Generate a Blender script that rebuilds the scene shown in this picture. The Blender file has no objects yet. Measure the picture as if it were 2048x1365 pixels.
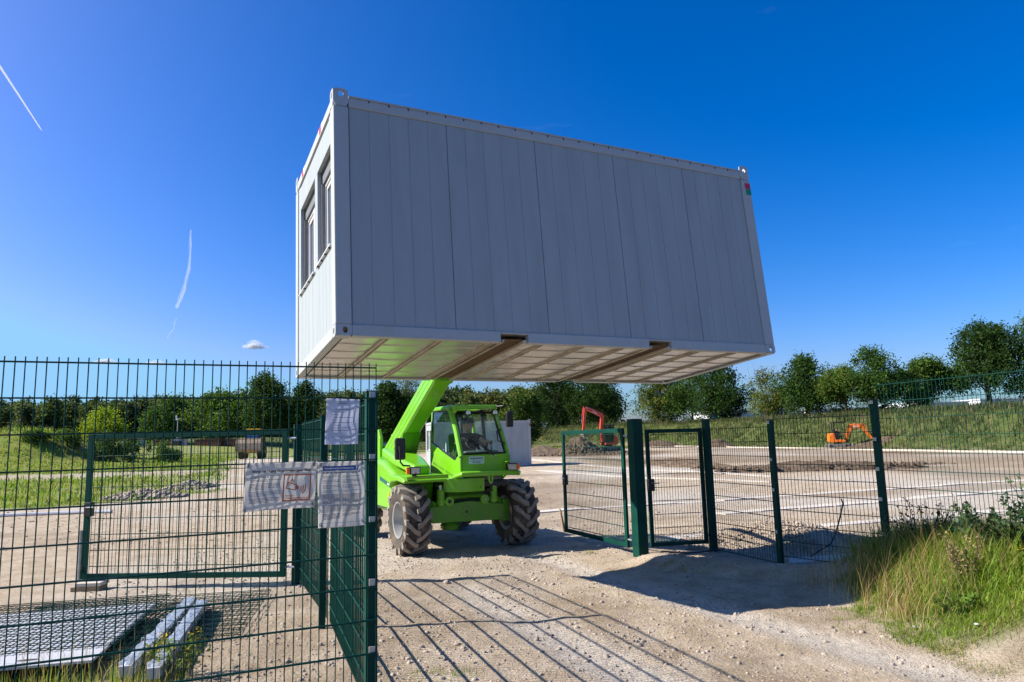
import bpy, bmesh, math, random
import numpy as np
from mathutils import Vector, Matrix

S = bpy.context.scene
COL = S.collection
rnd = random.Random(7)
RNG = np.random.default_rng(11)
R = math.radians

# ------------------------------------------------------------------ camera, sky, sun, exposure
cam = bpy.data.objects.new("camera", bpy.data.cameras.new("camera"))
COL.objects.link(cam)
cam.data.sensor_width = 36.0
cam.data.lens = 24.72
cam.data.clip_start = 0.05
cam.data.clip_end = 40000
_p, _r = 0.13980, -0.02596
_right, _up, _fwd = Vector((1, 0, 0)), Vector((0, -math.sin(_p), math.cos(_p))), Vector((0, math.cos(_p), math.sin(_p)))
_cr, _sr = math.cos(_r), math.sin(_r)
_X = _cr * _right + _sr * _up
_Y = -_sr * _right + _cr * _up
cam.matrix_world = Matrix(((_X.x, _Y.x, -_fwd.x, 0), (_X.y, _Y.y, -_fwd.y, 0), (_X.z, _Y.z, -_fwd.z, 1.752), (0, 0, 0, 1)))
S.camera = cam

SUN_EL, SUN_AZ = R(36.8), R(184.0)                 # towards the sun: from +X, counter-clockwise
sun_dir = Vector((math.cos(SUN_EL) * math.cos(SUN_AZ), math.cos(SUN_EL) * math.sin(SUN_AZ), math.sin(SUN_EL)))
W = bpy.data.worlds.new("World")
S.world = W
W.use_nodes = True
nt = W.node_tree
bg = nt.nodes["Background"]
sky = nt.nodes.new("ShaderNodeTexSky")
sky.sky_type = 'NISHITA'
sky.sun_disc = False
sky.sun_elevation = SUN_EL
sky.sun_rotation = math.pi / 2 - SUN_AZ
sky.altitude = 100
sky.air_density = 0.8
sky.dust_density = 2.2
sky.ozone_density = 2.0
hs = nt.nodes.new("ShaderNodeHueSaturation")
hs.inputs['Saturation'].default_value = 1.547
nt.links.new(sky.outputs[0], hs.inputs['Color'])
wb = nt.nodes.new("ShaderNodeVectorMath")            # white balance of the picture: a deep blue sky everywhere
wb.operation = 'MULTIPLY'
wb.inputs[1].default_value = (1.74, 1.54, 1.84)
gm_ = nt.nodes.new("ShaderNodeGamma")
gm_.inputs['Gamma'].default_value = 1.102
nt.links.new(hs.outputs[0], gm_.inputs['Color'])
nt.links.new(gm_.outputs[0], wb.inputs[0])
# thin high cirrus over the whole sky
tc = nt.nodes.new("ShaderNodeTexCoord")
mp = nt.nodes.new("ShaderNodeMapping")
mp.inputs['Scale'].default_value = (2.2, 2.2, 9.0)
nt.links.new(tc.outputs['Generated'], mp.inputs[0])
nz = nt.nodes.new("ShaderNodeTexNoise")
nz.inputs['Scale'].default_value = 1.6
nz.inputs['Detail'].default_value = 7
nz.inputs['Distortion'].default_value = 0.8
nt.links.new(mp.outputs[0], nz.inputs['Vector'])
rp = nt.nodes.new("ShaderNodeMapRange")
rp.inputs['From Min'].default_value = 0.66
rp.inputs['From Max'].default_value = 0.85
rp.inputs['To Max'].default_value = 0.07
nt.links.new(nz.outputs[0], rp.inputs['Value'])
mx = nt.nodes.new("ShaderNodeMix")
mx.data_type = 'RGBA'
nt.links.new(rp.outputs[0], mx.inputs['Factor'])
cap = nt.nodes.new("ShaderNodeVectorMath")           # the haze round the sun stays as pale as the sky beside it
cap.operation = 'MINIMUM'
cap.inputs[1].default_value = (3.0, 6.2, 10.0)
nt.links.new(wb.outputs[0], cap.inputs[0])
nt.links.new(cap.outputs[0], mx.inputs['A'])
mx.inputs['B'].default_value = (9.0, 9.6, 11.0, 1)
nt.links.new(mx.outputs['Result'], bg.inputs['Color'])
bg.inputs['Strength'].default_value = 0.05

sun = bpy.data.objects.new("sun", bpy.data.lights.new("sun", 'SUN'))
COL.objects.link(sun)
sun.data.energy = 5.0
sun.data.angle = R(0.5)
sun.data.color = (1.0, 0.93, 0.82)
sun.rotation_euler = sun_dir.to_track_quat('Z', 'Y').to_euler()
sun.location = (-30, 0, 40)

S.view_settings.view_transform = 'Standard'
S.view_settings.look = 'None'
S.view_settings.exposure = 1.05
S.view_settings.gamma = 1
S.view_settings.use_curve_mapping = False
S.render.engine = 'CYCLES'
S.cycles.max_bounces = 8
S.cycles.transparent_max_bounces = 48
S.cycles.use_denoising = True
try:
    S.cycles.denoiser = 'OPENIMAGEDENOISE'
except Exception:
    pass


# ------------------------------------------------------------------ helpers
class MB:
    """collects shapes for one mesh object"""
    def __init__(self):
        self.v, self.f, self.m = [], [], []

    def add(self, vs, fs, m=0, M=None):
        b = len(self.v)
        if M is not None:
            vs = [M @ Vector(p) for p in vs]
        self.v += [tuple(p) for p in vs]
        self.f += [tuple(i + b for i in f) for f in fs]
        self.m += [m] * len(fs)
        return self

    def box(self, a, b, m=0, M=None):
        x0, y0, z0 = a
        x1, y1, z1 = b
        vs = [(x0, y0, z0), (x1, y0, z0), (x1, y1, z0), (x0, y1, z0), (x0, y0, z1), (x1, y0, z1), (x1, y1, z1), (x0, y1, z1)]
        fs = [(0, 3, 2, 1), (4, 5, 6, 7), (0, 1, 5, 4), (1, 2, 6, 5), (2, 3, 7, 6), (3, 0, 4, 7)]
        return self.add(vs, fs, m, M)

    def cbox(self, c, s, m=0, M=None):
        return self.box([c[i] - s[i] / 2 for i in range(3)], [c[i] + s[i] / 2 for i in range(3)], m, M)

    def bar(self, p0, p1, w, t, m=0, up=(0, 0, 1)):
        p0, p1 = Vector(p0), Vector(p1)
        d = (p1 - p0).normalized()
        u = Vector(up)
        if abs(d.dot(u)) > 0.99:
            u = Vector((0, 1, 0))
        s = d.cross(u).normalized()
        u = s.cross(d).normalized()
        vs = []
        for p in (p0, p1):
            for a, b in ((-1, -1), (1, -1), (1, 1), (-1, 1)):
                vs.append(p + s * (a * w / 2) + u * (b * t / 2))
        return self.add(vs, [(0, 1, 2, 3), (7, 6, 5, 4), (0, 4, 5, 1), (1, 5, 6, 2), (2, 6, 7, 3), (3, 7, 4, 0)], m)

    def tube(self, pts, r, n=8, m=0, cap=True):
        pts = [Vector(p) for p in pts]
        rs = r if isinstance(r, (list, tuple)) else [r] * len(pts)
        prev = None
        vs, fs = [], []
        for i, p in enumerate(pts):
            d = (pts[min(i + 1, len(pts) - 1)] - pts[max(i - 1, 0)]).normalized()
            if prev is None:
                s = d.cross(Vector((0, 0, 1)))
                if s.length < 1e-3:
                    s = d.cross(Vector((0, 1, 0)))
            else:
                s = prev - d * prev.dot(d)
            s.normalize()
            prev = s
            t = d.cross(s)
            for k in range(n):
                a = 2 * math.pi * k / n
                vs.append(p + (s * math.cos(a) + t * math.sin(a)) * rs[i])
        for i in range(len(pts) - 1):
            for k in range(n):
                fs.append((i * n + k, i * n + (k + 1) % n, (i + 1) * n + (k + 1) % n, (i + 1) * n + k))
        if cap:
            fs.append(tuple(range(n - 1, -1, -1)))
            fs.append(tuple(range((len(pts) - 1) * n, len(pts) * n)))
        return self.add(vs, fs, m)

    def prism(self, poly, axis, a, b, m=0, M=None):
        def P(q, h):
            return {'x': (h, q[0], q[1]), 'y': (q[0], h, q[1]), 'z': (q[0], q[1], h)}[axis]
        n = len(poly)
        vs = [P(q, a) for q in poly] + [P(q, b) for q in poly]
        fs = [tuple(range(n - 1, -1, -1)), tuple(range(n, 2 * n))]
        fs += [(i, (i + 1) % n, n + (i + 1) % n, n + i) for i in range(n)]
        return self.add(vs, fs, m, M)

    def lathe(self, prof, n=24, axis='y', c=(0, 0, 0), m=0, closed=True):
        vs, fs = [], []
        for r, hh in prof:
            for k in range(n):
                a = 2 * math.pi * k / n
                q = (r * math.cos(a), r * math.sin(a))
                p = {'x': (hh, q[0], q[1]), 'y': (q[0], hh, q[1]), 'z': (q[0], q[1], hh)}[axis]
                vs.append((p[0] + c[0], p[1] + c[1], p[2] + c[2]))
        k2 = len(prof) if closed else len(prof) - 1
        for i in range(k2):
            j = (i + 1) % len(prof)
            for k in range(n):
                fs.append((i * n + k, i * n + (k + 1) % n, j * n + (k + 1) % n, j * n + k))
        return self.add(vs, fs, m)

    def mesh(self, name, mats, smooth=False):
        me = bpy.data.meshes.new(name)
        me.from_pydata(self.v, [], self.f)
        bm = bmesh.new()
        bm.from_mesh(me)
        bmesh.ops.recalc_face_normals(bm, faces=bm.faces)
        bm.to_mesh(me)
        bm.free()
        for x in (mats if isinstance(mats, (list, tuple)) else [mats]):
            me.materials.append(x)
        me.polygons.foreach_set('material_index', self.m)
        if smooth:
            me.polygons.foreach_set('use_smooth', [True] * len(me.polygons))
            me.set_sharp_from_angle(angle=R(35))
        me.update()
        return me

    def build(self, name, mats, parent=None, smooth=False, bevel=0, seg=2):
        return obj(name, self.mesh(name, mats, smooth), parent, bevel, seg)


def obj(name, me, parent=None, bevel=0, seg=2):
    o = bpy.data.objects.new(name, me)
    COL.objects.link(o)
    if parent is not None:
        o.parent = parent
    if bevel:
        b = o.modifiers.new("bevel", 'BEVEL')
        b.width = bevel
        b.segments = seg
        b.limit_method = 'ANGLE'
        b.angle_limit = R(40)
    return o


def tag(o, label=None, cat=None, group=None, kind=None):
    if label:
        o['label'] = label
    if cat:
        o['category'] = cat
    if group:
        o['group'] = group
    if kind:
        o['kind'] = kind
    return o


def thing(name, label, cat, loc=(0, 0, 0), rz=0.0, group=None):
    o = bpy.data.objects.new(name, None)
    o.empty_display_size = 0.2
    COL.objects.link(o)
    o.location = loc
    o.rotation_euler = (0, 0, rz)
    return tag(o, label, cat, group)


def copy_tree(o, parent=None):
    c = o.copy()
    COL.objects.link(c)
    c.parent = parent
    for ch in list(o.children):
        copy_tree(ch, c)
    return c


def np_mesh(name, verts, faces, mat, colors=None, smooth=False):
    """verts (N,3); faces: list of int arrays (M,k); colours per vertex"""
    me = bpy.data.meshes.new(name)
    verts = np.asarray(verts, dtype=np.float32)
    me.vertices.add(len(verts))
    me.vertices.foreach_set('co', verts.ravel())
    faces = [np.asarray(f, dtype=np.int32) for f in faces if len(f)]
    loops = np.concatenate([f.ravel() for f in faces])
    tot = np.concatenate([np.full(len(f), f.shape[1], dtype=np.int32) for f in faces])
    st = np.concatenate([[0], np.cumsum(tot)[:-1]]).astype(np.int32)
    me.loops.add(len(loops))
    me.loops.foreach_set('vertex_index', loops)
    me.polygons.add(len(tot))
    me.polygons.foreach_set('loop_start', st)
    me.polygons.foreach_set('loop_total', tot)
    if smooth:
        me.polygons.foreach_set('use_smooth', np.ones(len(tot), dtype=bool))
    if colors is not None:
        ca = me.color_attributes.new('Col', 'FLOAT_COLOR', 'POINT')
        c4 = np.ones((len(verts), 4), dtype=np.float32)
        c4[:, :3] = colors
        ca.data.foreach_set('color', c4.ravel())
    me.materials.append(mat)
    me.update(calc_edges=True)
    me.validate()
    return me


# ------------------------------------------------------------------ materials
def newmat(name):
    m = bpy.data.materials.new(name)
    m.use_nodes = True
    t = m.node_tree
    b = t.nodes["Principled BSDF"]
    return m, t, b


def pm(name, col, rough=0.5, metal=0.0, var=0.12, scale=4.0, dirt=None, dirt_amt=0.0, dscale=2.5, bump=0.0, bscale=60.0, coat=0.0, spec=0.5, stretch=(1, 1, 1)):
    m, t, b = newmat(name)
    L = t.links.new
    tc = t.nodes.new("ShaderNodeTexCoord")
    mp = t.nodes.new("ShaderNodeMapping")
    mp.inputs['Scale'].default_value = stretch
    L(tc.outputs['Object'], mp.inputs[0])
    n = t.nodes.new("ShaderNodeTexNoise")
    n.inputs['Scale'].default_value = scale
    n.inputs['Detail'].default_value = 5
    L(mp.outputs[0], n.inputs['Vector'])
    r = t.nodes.new("ShaderNodeMapRange")
    r.inputs['From Min'].default_value = 0.3
    r.inputs['From Max'].default_value = 0.7
    r.inputs['To Min'].default_value = 1 - var
    r.inputs['To Max'].default_value = 1 + var
    L(n.outputs[0], r.inputs['Value'])
    v = t.nodes.new("ShaderNodeVectorMath")
    v.operation = 'SCALE'
    v.inputs[0].default_value = col[:3]
    L(r.outputs[0], v.inputs['Scale'])
    out = v.outputs[0]
    if dirt is not None:
        n2 = t.nodes.new("ShaderNodeTexNoise")
        n2.inputs['Scale'].default_value = dscale
        n2.inputs['Detail'].default_value = 8
        n2.inputs['Roughness'].default_value = 0.65
        L(mp.outputs[0], n2.inputs['Vector'])
        r2 = t.nodes.new("ShaderNodeMapRange")
        r2.inputs['From Min'].default_value = 0.48
        r2.inputs['From Max'].default_value = 0.72
        r2.inputs['To Max'].default_value = dirt_amt
        L(n2.outputs[0], r2.inputs['Value'])
        x = t.nodes.new("ShaderNodeMix")
        x.data_type = 'RGBA'
        L(r2.outputs[0], x.inputs['Factor'])
        L(out, x.inputs['A'])
        x.inputs['B'].default_value = (*dirt, 1)
        out = x.outputs['Result']
    L(out, b.inputs['Base Color'])
    b.inputs['Roughness'].default_value = rough
    b.inputs['Metallic'].default_value = metal
    b.inputs['Coat Weight'].default_value = coat
    b.inputs['Specular IOR Level'].default_value = spec
    if bump:
        n3 = t.nodes.new("ShaderNodeTexNoise")
        n3.inputs['Scale'].default_value = bscale
        n3.inputs['Detail'].default_value = 4
        L(mp.outputs[0], n3.inputs['Vector'])
        bn = t.nodes.new("ShaderNodeBump")
        bn.inputs['Strength'].default_value = bump
        bn.inputs['Distance'].default_value = 0.02
        L(n3.outputs[0], bn.inputs['Height'])
        L(bn.outputs[0], b.inputs['Normal'])
    return m


def leafmat(name, trans=0.35, rough=0.55, spec=0.25):
    """foliage / grass: colour of each leaf from its own attribute, light passes through"""
    m, t, b = newmat(name)
    a = t.nodes.new("ShaderNodeAttribute")
    a.attribute_name = 'Col'
    t.links.new(a.outputs['Color'], b.inputs['Base Color'])
    b.inputs['Roughness'].default_value = rough
    b.inputs['Specular IOR Level'].default_value = spec
    tr = t.nodes.new("ShaderNodeBsdfTranslucent")
    sc = t.nodes.new("ShaderNodeVectorMath")
    sc.operation = 'MULTIPLY'
    sc.inputs[1].default_value = (1.15, 1.25, 0.6)
    t.links.new(a.outputs['Color'], sc.inputs[0])
    t.links.new(sc.outputs[0], tr.inputs['Color'])
    mx = t.nodes.new("ShaderNodeMixShader")
    mx.inputs[0].default_value = trans
    t.links.new(b.outputs[0], mx.inputs[1])
    t.links.new(tr.outputs[0], mx.inputs[2])
    t.links.new(mx.outputs[0], t.nodes["Material Output"].inputs['Surface'])
    return m


def glassmat(name, tint, refl=1.45):
    m, t, b = newmat(name)
    t.nodes.remove(b)
    tr = t.nodes.new("ShaderNodeBsdfTransparent")
    tr.inputs[0].default_value = (*tint, 1)
    gl = t.nodes.new("ShaderNodeBsdfGlossy")
    gl.inputs['Roughness'].default_value = 0.03
    lw = t.nodes.new("ShaderNodeLayerWeight")          # pane reflectance, the same from both sides
    lw.inputs[0].default_value = 0.5
    pw = t.nodes.new("ShaderNodeMath")
    pw.operation = 'POWER'
    pw.inputs[1].default_value = 4.0
    t.links.new(lw.outputs['Facing'], pw.inputs[0])
    fr = t.nodes.new("ShaderNodeMath")
    fr.operation = 'MULTIPLY_ADD'
    fr.inputs[1].default_value = 0.8
    fr.inputs[2].default_value = 0.035
    t.links.new(pw.outputs[0], fr.inputs[0])
    mx = t.nodes.new("ShaderNodeMixShader")
    t.links.new(fr.outputs[0], mx.inputs[0])
    t.links.new(tr.outputs[0], mx.inputs[1])
    t.links.new(gl.outputs[0], mx.inputs[2])
    t.links.new(mx.outputs[0], t.nodes["Material Output"].inputs['Surface'])
    return m


def sheetmat(name, col, trans=0.45):
    """thin printed plastic or paper that glows when lit from behind"""
    m, t, b = newmat(name)
    b.inputs['Base Color'].default_value = (*col, 1)
    b.inputs['Roughness'].default_value = 0.4
    tr = t.nodes.new("ShaderNodeBsdfTranslucent")
    tr.inputs[0].default_value = (*col, 1)
    mx = t.nodes.new("ShaderNodeMixShader")
    mx.inputs[0].default_value = trans
    t.links.new(b.outputs[0], mx.inputs[1])
    t.links.new(tr.outputs[0], mx.inputs[2])
    t.links.new(mx.outputs[0], t.nodes["Material Output"].inputs['Surface'])
    return m


def cloudmat(name, dens):
    m, t, b = newmat(name)
    t.nodes.remove(b)
    tr = t.nodes.new("ShaderNodeBsdfTransparent")
    df = t.nodes.new("ShaderNodeBsdfDiffuse")
    df.inputs[0].default_value = (0.95, 0.95, 0.95, 1)
    tl = t.nodes.new("ShaderNodeBsdfTranslucent")
    tl.inputs[0].default_value = (0.95, 0.95, 0.95, 1)
    m1 = t.nodes.new("ShaderNodeMixShader")
    m1.inputs[0].default_value = 0.5
    t.links.new(df.outputs[0], m1.inputs[1])
    t.links.new(tl.outputs[0], m1.inputs[2])
    mx = t.nodes.new("ShaderNodeMixShader")
    mx.inputs[0].default_value = dens
    t.links.new(tr.outputs[0], mx.inputs[1])
    t.links.new(m1.outputs[0], mx.inputs[2])
    t.links.new(mx.outputs[0], t.nodes["Material Output"].inputs['Surface'])
    return m


M_FENCE = pm("green powder coat", (0.003, 0.042, 0.032), 0.5, var=0.2, spec=0.12, dirt=(0.06, 0.06, 0.05), dirt_amt=0.05, dscale=6)
M_CLAMP = pm("galvanised clamp", (0.45, 0.45, 0.43), 0.45, 0.6)
M_GALV = pm("galvanised steel", (0.42, 0.43, 0.44), 0.4, 0.8, var=0.25, scale=12)
M_BLACK = pm("black plastic", (0.012, 0.012, 0.014), 0.45, var=0.3)
M_DARK = pm("dark steel", (0.022, 0.022, 0.022), 0.5, 0.2, dirt=(0.12, 0.09, 0.06), dirt_amt=0.35)
M_WHITE = pm("white container paint", (0.315, 0.345, 0.36), 0.5, var=0.05, spec=0.22, scale=1.5, dirt=(0.20, 0.195, 0.185), dirt_amt=0.20, dscale=1.6, stretch=(3, 3, 0.5))
M_WFRAME = pm("white frame paint", (0.38, 0.40, 0.41), 0.45, var=0.05, spec=0.3, scale=3, dirt=(0.32, 0.22, 0.14), dirt_amt=0.35, dscale=3.0, stretch=(1, 1, 1))
M_UNDER = pm("floor underside sheet", (0.50, 0.48, 0.45), 0.27, 0.40, var=0.12, scale=3, dirt=(0.22, 0.16, 0.10), dirt_amt=0.35, dscale=1.6, bump=0.35, bscale=3.0)
M_BEAM = pm("floor beam primer", (0.46, 0.40, 0.32), 0.5, 0.1, var=0.15, dirt=(0.13, 0.07, 0.035), dirt_amt=0.5, dscale=5)
M_POCKET = pm("dark brown pocket steel", (0.10, 0.055, 0.028), 0.8, 0.2, var=0.4, scale=9)
M_GAP = pm("rubber seal", (0.02, 0.02, 0.022), 0.7)
M_PVC = pm("window frame plastic", (0.72, 0.72, 0.72), 0.35, var=0.03)
M_SHUT_SHADE = pm("shutter grey with recess shade", (0.14, 0.145, 0.155), 0.5, var=0.08)  # shutter parts and reveals: shade of the window recess put into the grey
M_PANE = pm("dark window pane", (0.085, 0.10, 0.13), 0.08, var=0.05, spec=0.8)
M_RED = pm("red sticker", (0.45, 0.02, 0.03), 0.4)
M_GRN = pm("green sticker", (0.01, 0.22, 0.09), 0.4)
M_PAPER = pm("paper label", (0.62, 0.68, 0.75), 0.6)
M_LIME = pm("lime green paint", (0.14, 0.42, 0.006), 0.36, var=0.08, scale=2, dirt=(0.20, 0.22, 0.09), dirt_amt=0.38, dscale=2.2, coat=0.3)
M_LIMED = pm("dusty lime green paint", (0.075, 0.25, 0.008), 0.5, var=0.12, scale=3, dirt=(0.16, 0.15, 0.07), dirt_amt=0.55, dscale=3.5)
M_RIM = pm("silver rim paint", (0.34, 0.35, 0.36), 0.4, 0.4, dirt=(0.3, 0.25, 0.2), dirt_amt=0.4, dscale=5)
M_TYRE = pm("tyre carcass", (0.045, 0.036, 0.030), 0.85, var=0.3, scale=6, dirt=(0.19, 0.135, 0.09), dirt_amt=0.75, dscale=4)
M_LUG = pm("dusty tyre lug", (0.20, 0.175, 0.155), 0.8, var=0.25, scale=9, dirt=(0.24, 0.20, 0.16), dirt_amt=0.5, dscale=7)
M_GLASS = glassmat("cab glass", (0.90, 0.965, 0.955), 1.35)
M_GLASSD = glassmat("tinted cab glass", (0.42, 0.52, 0.56), 1.4)
M_LENS = pm("headlight lens", (0.55, 0.56, 0.55), 0.12, 0.3, var=0.3, scale=30)
M_AMBER = pm("amber lens", (0.75, 0.16, 0.01), 0.2, var=0.1)
M_CHROME = pm("hydraulic chrome", (0.62, 0.62, 0.62), 0.2, 0.9)
M_TEAL = pm("dark teal decal", (0.005, 0.09, 0.09), 0.35)
M_STICK = pm("pale green sticker", (0.42, 0.62, 0.50), 0.4)
M_INK = pm("black print", (0.03, 0.03, 0.035), 0.6)
M_GREYINK = pm("grey small print", (0.16, 0.16, 0.17), 0.6)
M_BLUEINK = pm("blue print", (0.005, 0.06, 0.25), 0.5)
M_ORINK = pm("orange print", (0.55, 0.10, 0.012), 0.5)
M_WINK = pm("white print", (0.75, 0.78, 0.8), 0.5)
M_SEAT = pm("black seat vinyl", (0.02, 0.02, 0.022), 0.6)
M_DASH = pm("grey dashboard", (0.09, 0.10, 0.10), 0.6)
M_SHEET = sheetmat("white banner", (0.76, 0.74, 0.71), 0.60)
M_PAP = sheetmat("white laminated paper", (0.68, 0.70, 0.80), 0.58)
M_KERB = pm("pale concrete", (0.50, 0.455, 0.40), 0.85, var=0.15, scale=5, dirt=(0.42, 0.34, 0.27), dirt_amt=0.8, dscale=1.4, bump=0.3)
M_ORANGE = pm("orange machine paint", (0.78, 0.17, 0.012), 0.35, var=0.06, coat=0.2)
M_REDM = pm("red orange machine paint", (0.62, 0.055, 0.016), 0.35, var=0.08, coat=0.2)
M_TRACK = pm("grey dusty track", (0.17, 0.155, 0.14), 0.8, var=0.3, scale=12)
M_BUCKET = pm("worn dusty bucket", (0.27, 0.195, 0.135), 0.7, 0.1, var=0.3, scale=6)
M_YEL = pm("yellow machine paint", (0.75, 0.36, 0.01), 0.4)
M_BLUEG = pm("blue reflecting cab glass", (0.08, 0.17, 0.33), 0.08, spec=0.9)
M_HALL = pm("pale metal cladding", (0.58, 0.60, 0.64), 0.5, var=0.05, stretch=(6, 6, 0.3))
M_HALLB = pm("blue cladding", (0.03, 0.12, 0.34), 0.5)
M_BRICK = pm("brown red container paint", (0.16, 0.055, 0.035), 0.7, var=0.25)
M_BARK = pm("bark", (0.085, 0.065, 0.048), 0.9, var=0.35, scale=8, bump=0.5, bscale=20)
M_WOODSTEM = pm("plant stems", (.09, .10, .035), .8, var=.3)
M_WOOD = pm("weathered timber", (0.28, 0.20, 0.12), 0.85, var=0.3, scale=6, stretch=(1, 1, 8))
M_LEAF = leafmat("leaves", 0.36, 0.65, 0.12)
M_GRASS = leafmat("grass blades", 0.38)
M_STONE = pm("stones", (0.30, 0.25, 0.205), 0.9, var=0.5, scale=1.7, bump=0.4, bscale=90)
M_SOIL = pm("dug earth", (0.105, 0.072, 0.046), 0.95, var=0.5, scale=2.5, bump=0.9, bscale=9)
M_RUBBLE = pm("rubble", (0.27, 0.225, 0.18), 0.95, var=0.4, scale=3, bump=0.9, bscale=12)
M_WRAP = pm("crinkled plastic wrap", (0.42, 0.46, 0.52), 0.16, 0.35, var=0.35, scale=14, bump=1.0, bscale=22)
M_BOARD = pm("white protective board", (0.44, 0.45, 0.50), 0.5, var=0.06, dirt=(0.3, 0.27, 0.22), dirt_amt=0.4, dscale=3)
M_CONTRAIL = cloudmat("ice crystal trail", 0.62)
M_WISP = cloudmat("thin ice crystal trail", 0.10)
M_WISP2 = cloudmat("ice crystal core", 0.22)
M_CLOUD = cloudmat("cumulus", 0.09)
M_SKIN = pm("skin", (0.45, 0.25, 0.17), 0.55, var=0.06)
M_SHIRT = pm("dark t-shirt", (0.014, 0.015, 0.020), 0.85, var=0.2)
M_JEANS = pm("dark trousers", (0.02, 0.025, 0.045), 0.85, var=0.2)
M_CAP = pm("black cap", (0.008, 0.008, 0.01), 0.8)
M_SHADE = pm("mirrored sunglasses", (0.02, 0.16, 0.20), 0.08, 0.4)


# ------------------------------------------------------------------ terrain
def hash2(ix, iy, seed):
    h = (ix.astype(np.int64) * 374761393 + iy.astype(np.int64) * 668265263 + seed * 974711) & 0xFFFFFFFF
    h = ((h ^ (h >> 13)) * 1274126177) & 0xFFFFFFFF
    return ((h ^ (h >> 16)) & 0xFFFF) / 65535.0


def vnoise(x, y, seed=0):
    ix, iy = np.floor(x), np.floor(y)
    fx, fy = x - ix, y - iy
    fx, fy = fx * fx * (3 - 2 * fx), fy * fy * (3 - 2 * fy)
    ix, iy = ix.astype(np.int64), iy.astype(np.int64)
    a, b = hash2(ix, iy, seed), hash2(ix + 1, iy, seed)
    c, d = hash2(ix, iy + 1, seed), hash2(ix + 1, iy + 1, seed)
    return (a + (b - a) * fx) * (1 - fy) + (c + (d - c) * fx) * fy


def fbm(x, y, s, o=4, seed=0):
    t, amp, tot = 0, 1, 0
    for k in range(o):
        t = t + amp * vnoise(x * s, y * s, seed + k)
        tot += amp
        amp *= 0.5
        s *= 2.03
    return t / tot - 0.5


def sm(v, a, b):
    t = np.clip((v - a) / (b - a), 0, 1)
    return t * t * (3 - 2 * t)


def seg_dist(x, y, P):
    """distance to a polyline and side (positive on its right)"""
    best = np.full(np.shape(x), 1e9)
    side = np.zeros(np.shape(x))
    for (x0, y0), (x1, y1) in zip(P[:-1], P[1:]):
        dx, dy = x1 - x0, y1 - y0
        t = np.clip(((x - x0) * dx + (y - y0) * dy) / (dx * dx + dy * dy), 0, 1)
        ex, ey = x - x0 - t * dx, y - y0 - t * dy
        d = np.hypot(ex, ey)
        s = np.sign(ex * dy - ey * dx)
        k = d < best
        best = np.where(k, d, best)
        side = np.where(k, s, side)
    return best, side


BANK = [(48, 4), (40.5, 28), (34.6, 46.7), (18.6, 98.5), (5, 107), (-15, 112), (-60, 118)]
ROAD = [(-9.5, 14), (-10.5, 22), (-12.5, 34), (-21.5, 58), (-27.3, 74), (-34, 96)]
FIELD = [(-60, 20.0), (-20, 22.0), (-14.5, 23.0), (-12.6, 25.4), (-12.3, 28.8), (-15.6, 38), (-24, 60), (-29.5, 74), (-37, 98)]


def berm(x, y):
    return sm(x, 3.3, 4.5) * (1 - sm(x, 5.3, 6.6)) * sm(y, 3.6, 5.6) * (1 - sm(y, 7.9 + 0.5 * (x - 3.5), 9.4 + 0.4 * (x - 3.5)))


def height(x, y, fine=True):
    x = np.asarray(x, dtype=float)
    y = np.asarray(y, dtype=float)
    z = 0.5 * sm(y, 25, 72) * (1 - 0.7 * sm(x, 14, 34))
    z = z + 0.9 * sm(-x, 30, 50) * sm(y, 30, 66)
    z = z + 0.8 * sm(y, 76, 96) * sm(-x, 27, 36)
    d, s = seg_dist(x, y, BANK)
    sd = d * s
    top = 2.9 + 0.4 * sm(x, 2, 26) - 1.6 * sm(-x, 4, 14)
    z = z + top * sm(sd, 0.2, 8.5) + 0.12 * fbm(x, y, 0.5, 3, 40) * sm(sd, 0, 3)
    md, _ = seg_dist(x, y, [(-78, 62), (-54, 66), (-45, 68)])
    z = z + (2.5 + 0.6 * fbm(x, y, 0.25, 3, 5)) * (1 - sm(md, 1.0, 8.0))
    z = z + 0.42 * berm(x, y)
    # sandy ridge under the side fence, shallow scrape in front
    rd, _ = seg_dist(x, y, [(1.95, 10.25), (2.55, 9.75), (3.35, 9.2), (3.9, 8.75)])
    z = z + 0.10 * (1 - sm(rd, 0.05, 0.55))
    # gravel heap behind the side fence
    hd = np.hypot((x - 4.25) / 1.5, (y - 11.9) / 0.85)
    z = z + 0.30 * (1 - sm(hd, 0.1, 1.15))
    if fine:
        near = 1 - sm(y, 30, 60)
        z = z + near * (0.035 * fbm(x, y, 0.9, 3, 1) + 0.022 * fbm(x, y, 4.0, 3, 2))
        z = z + (1 - sm(y, 12, 18)) * 0.016 * fbm(x, y, 14.0, 3, 3)
        # wheel ruts that run through the gate towards the viewer's right
        u = x * 0.90 + y * 0.44
        w = 1 - sm(y, 16, 26)
        for c in (3.2, 5.05):
            q = np.abs(u - c - 0.25 * fbm(x, y, 0.35, 2, 9))
            z = z - w * 0.03 * (1 - sm(q, 0.05, 0.32)) * sm(x, -2.0, 0.2)
            v = -x * 0.44 + y * 0.90                      # cleat prints of the tractor tyres
            ch = np.sin((v - 1.1 * q) * 2 * math.pi / 0.21 + 1.5 * fbm(x, y, 0.8, 2, 15))
            pr = sm(fbm(x, y, 0.55, 2, 19), -0.12, 0.12)
            z = z + (1 - sm(y, 10, 13)) * 0.010 * pr * sm(ch, 0.1, 0.8) * (1 - sm(q, 0.20, 0.27)) * sm(x, -.6, .6)
    return z


def hz(x, y):
    return float(height(np.array([x]), np.array([y]))[0])


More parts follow.
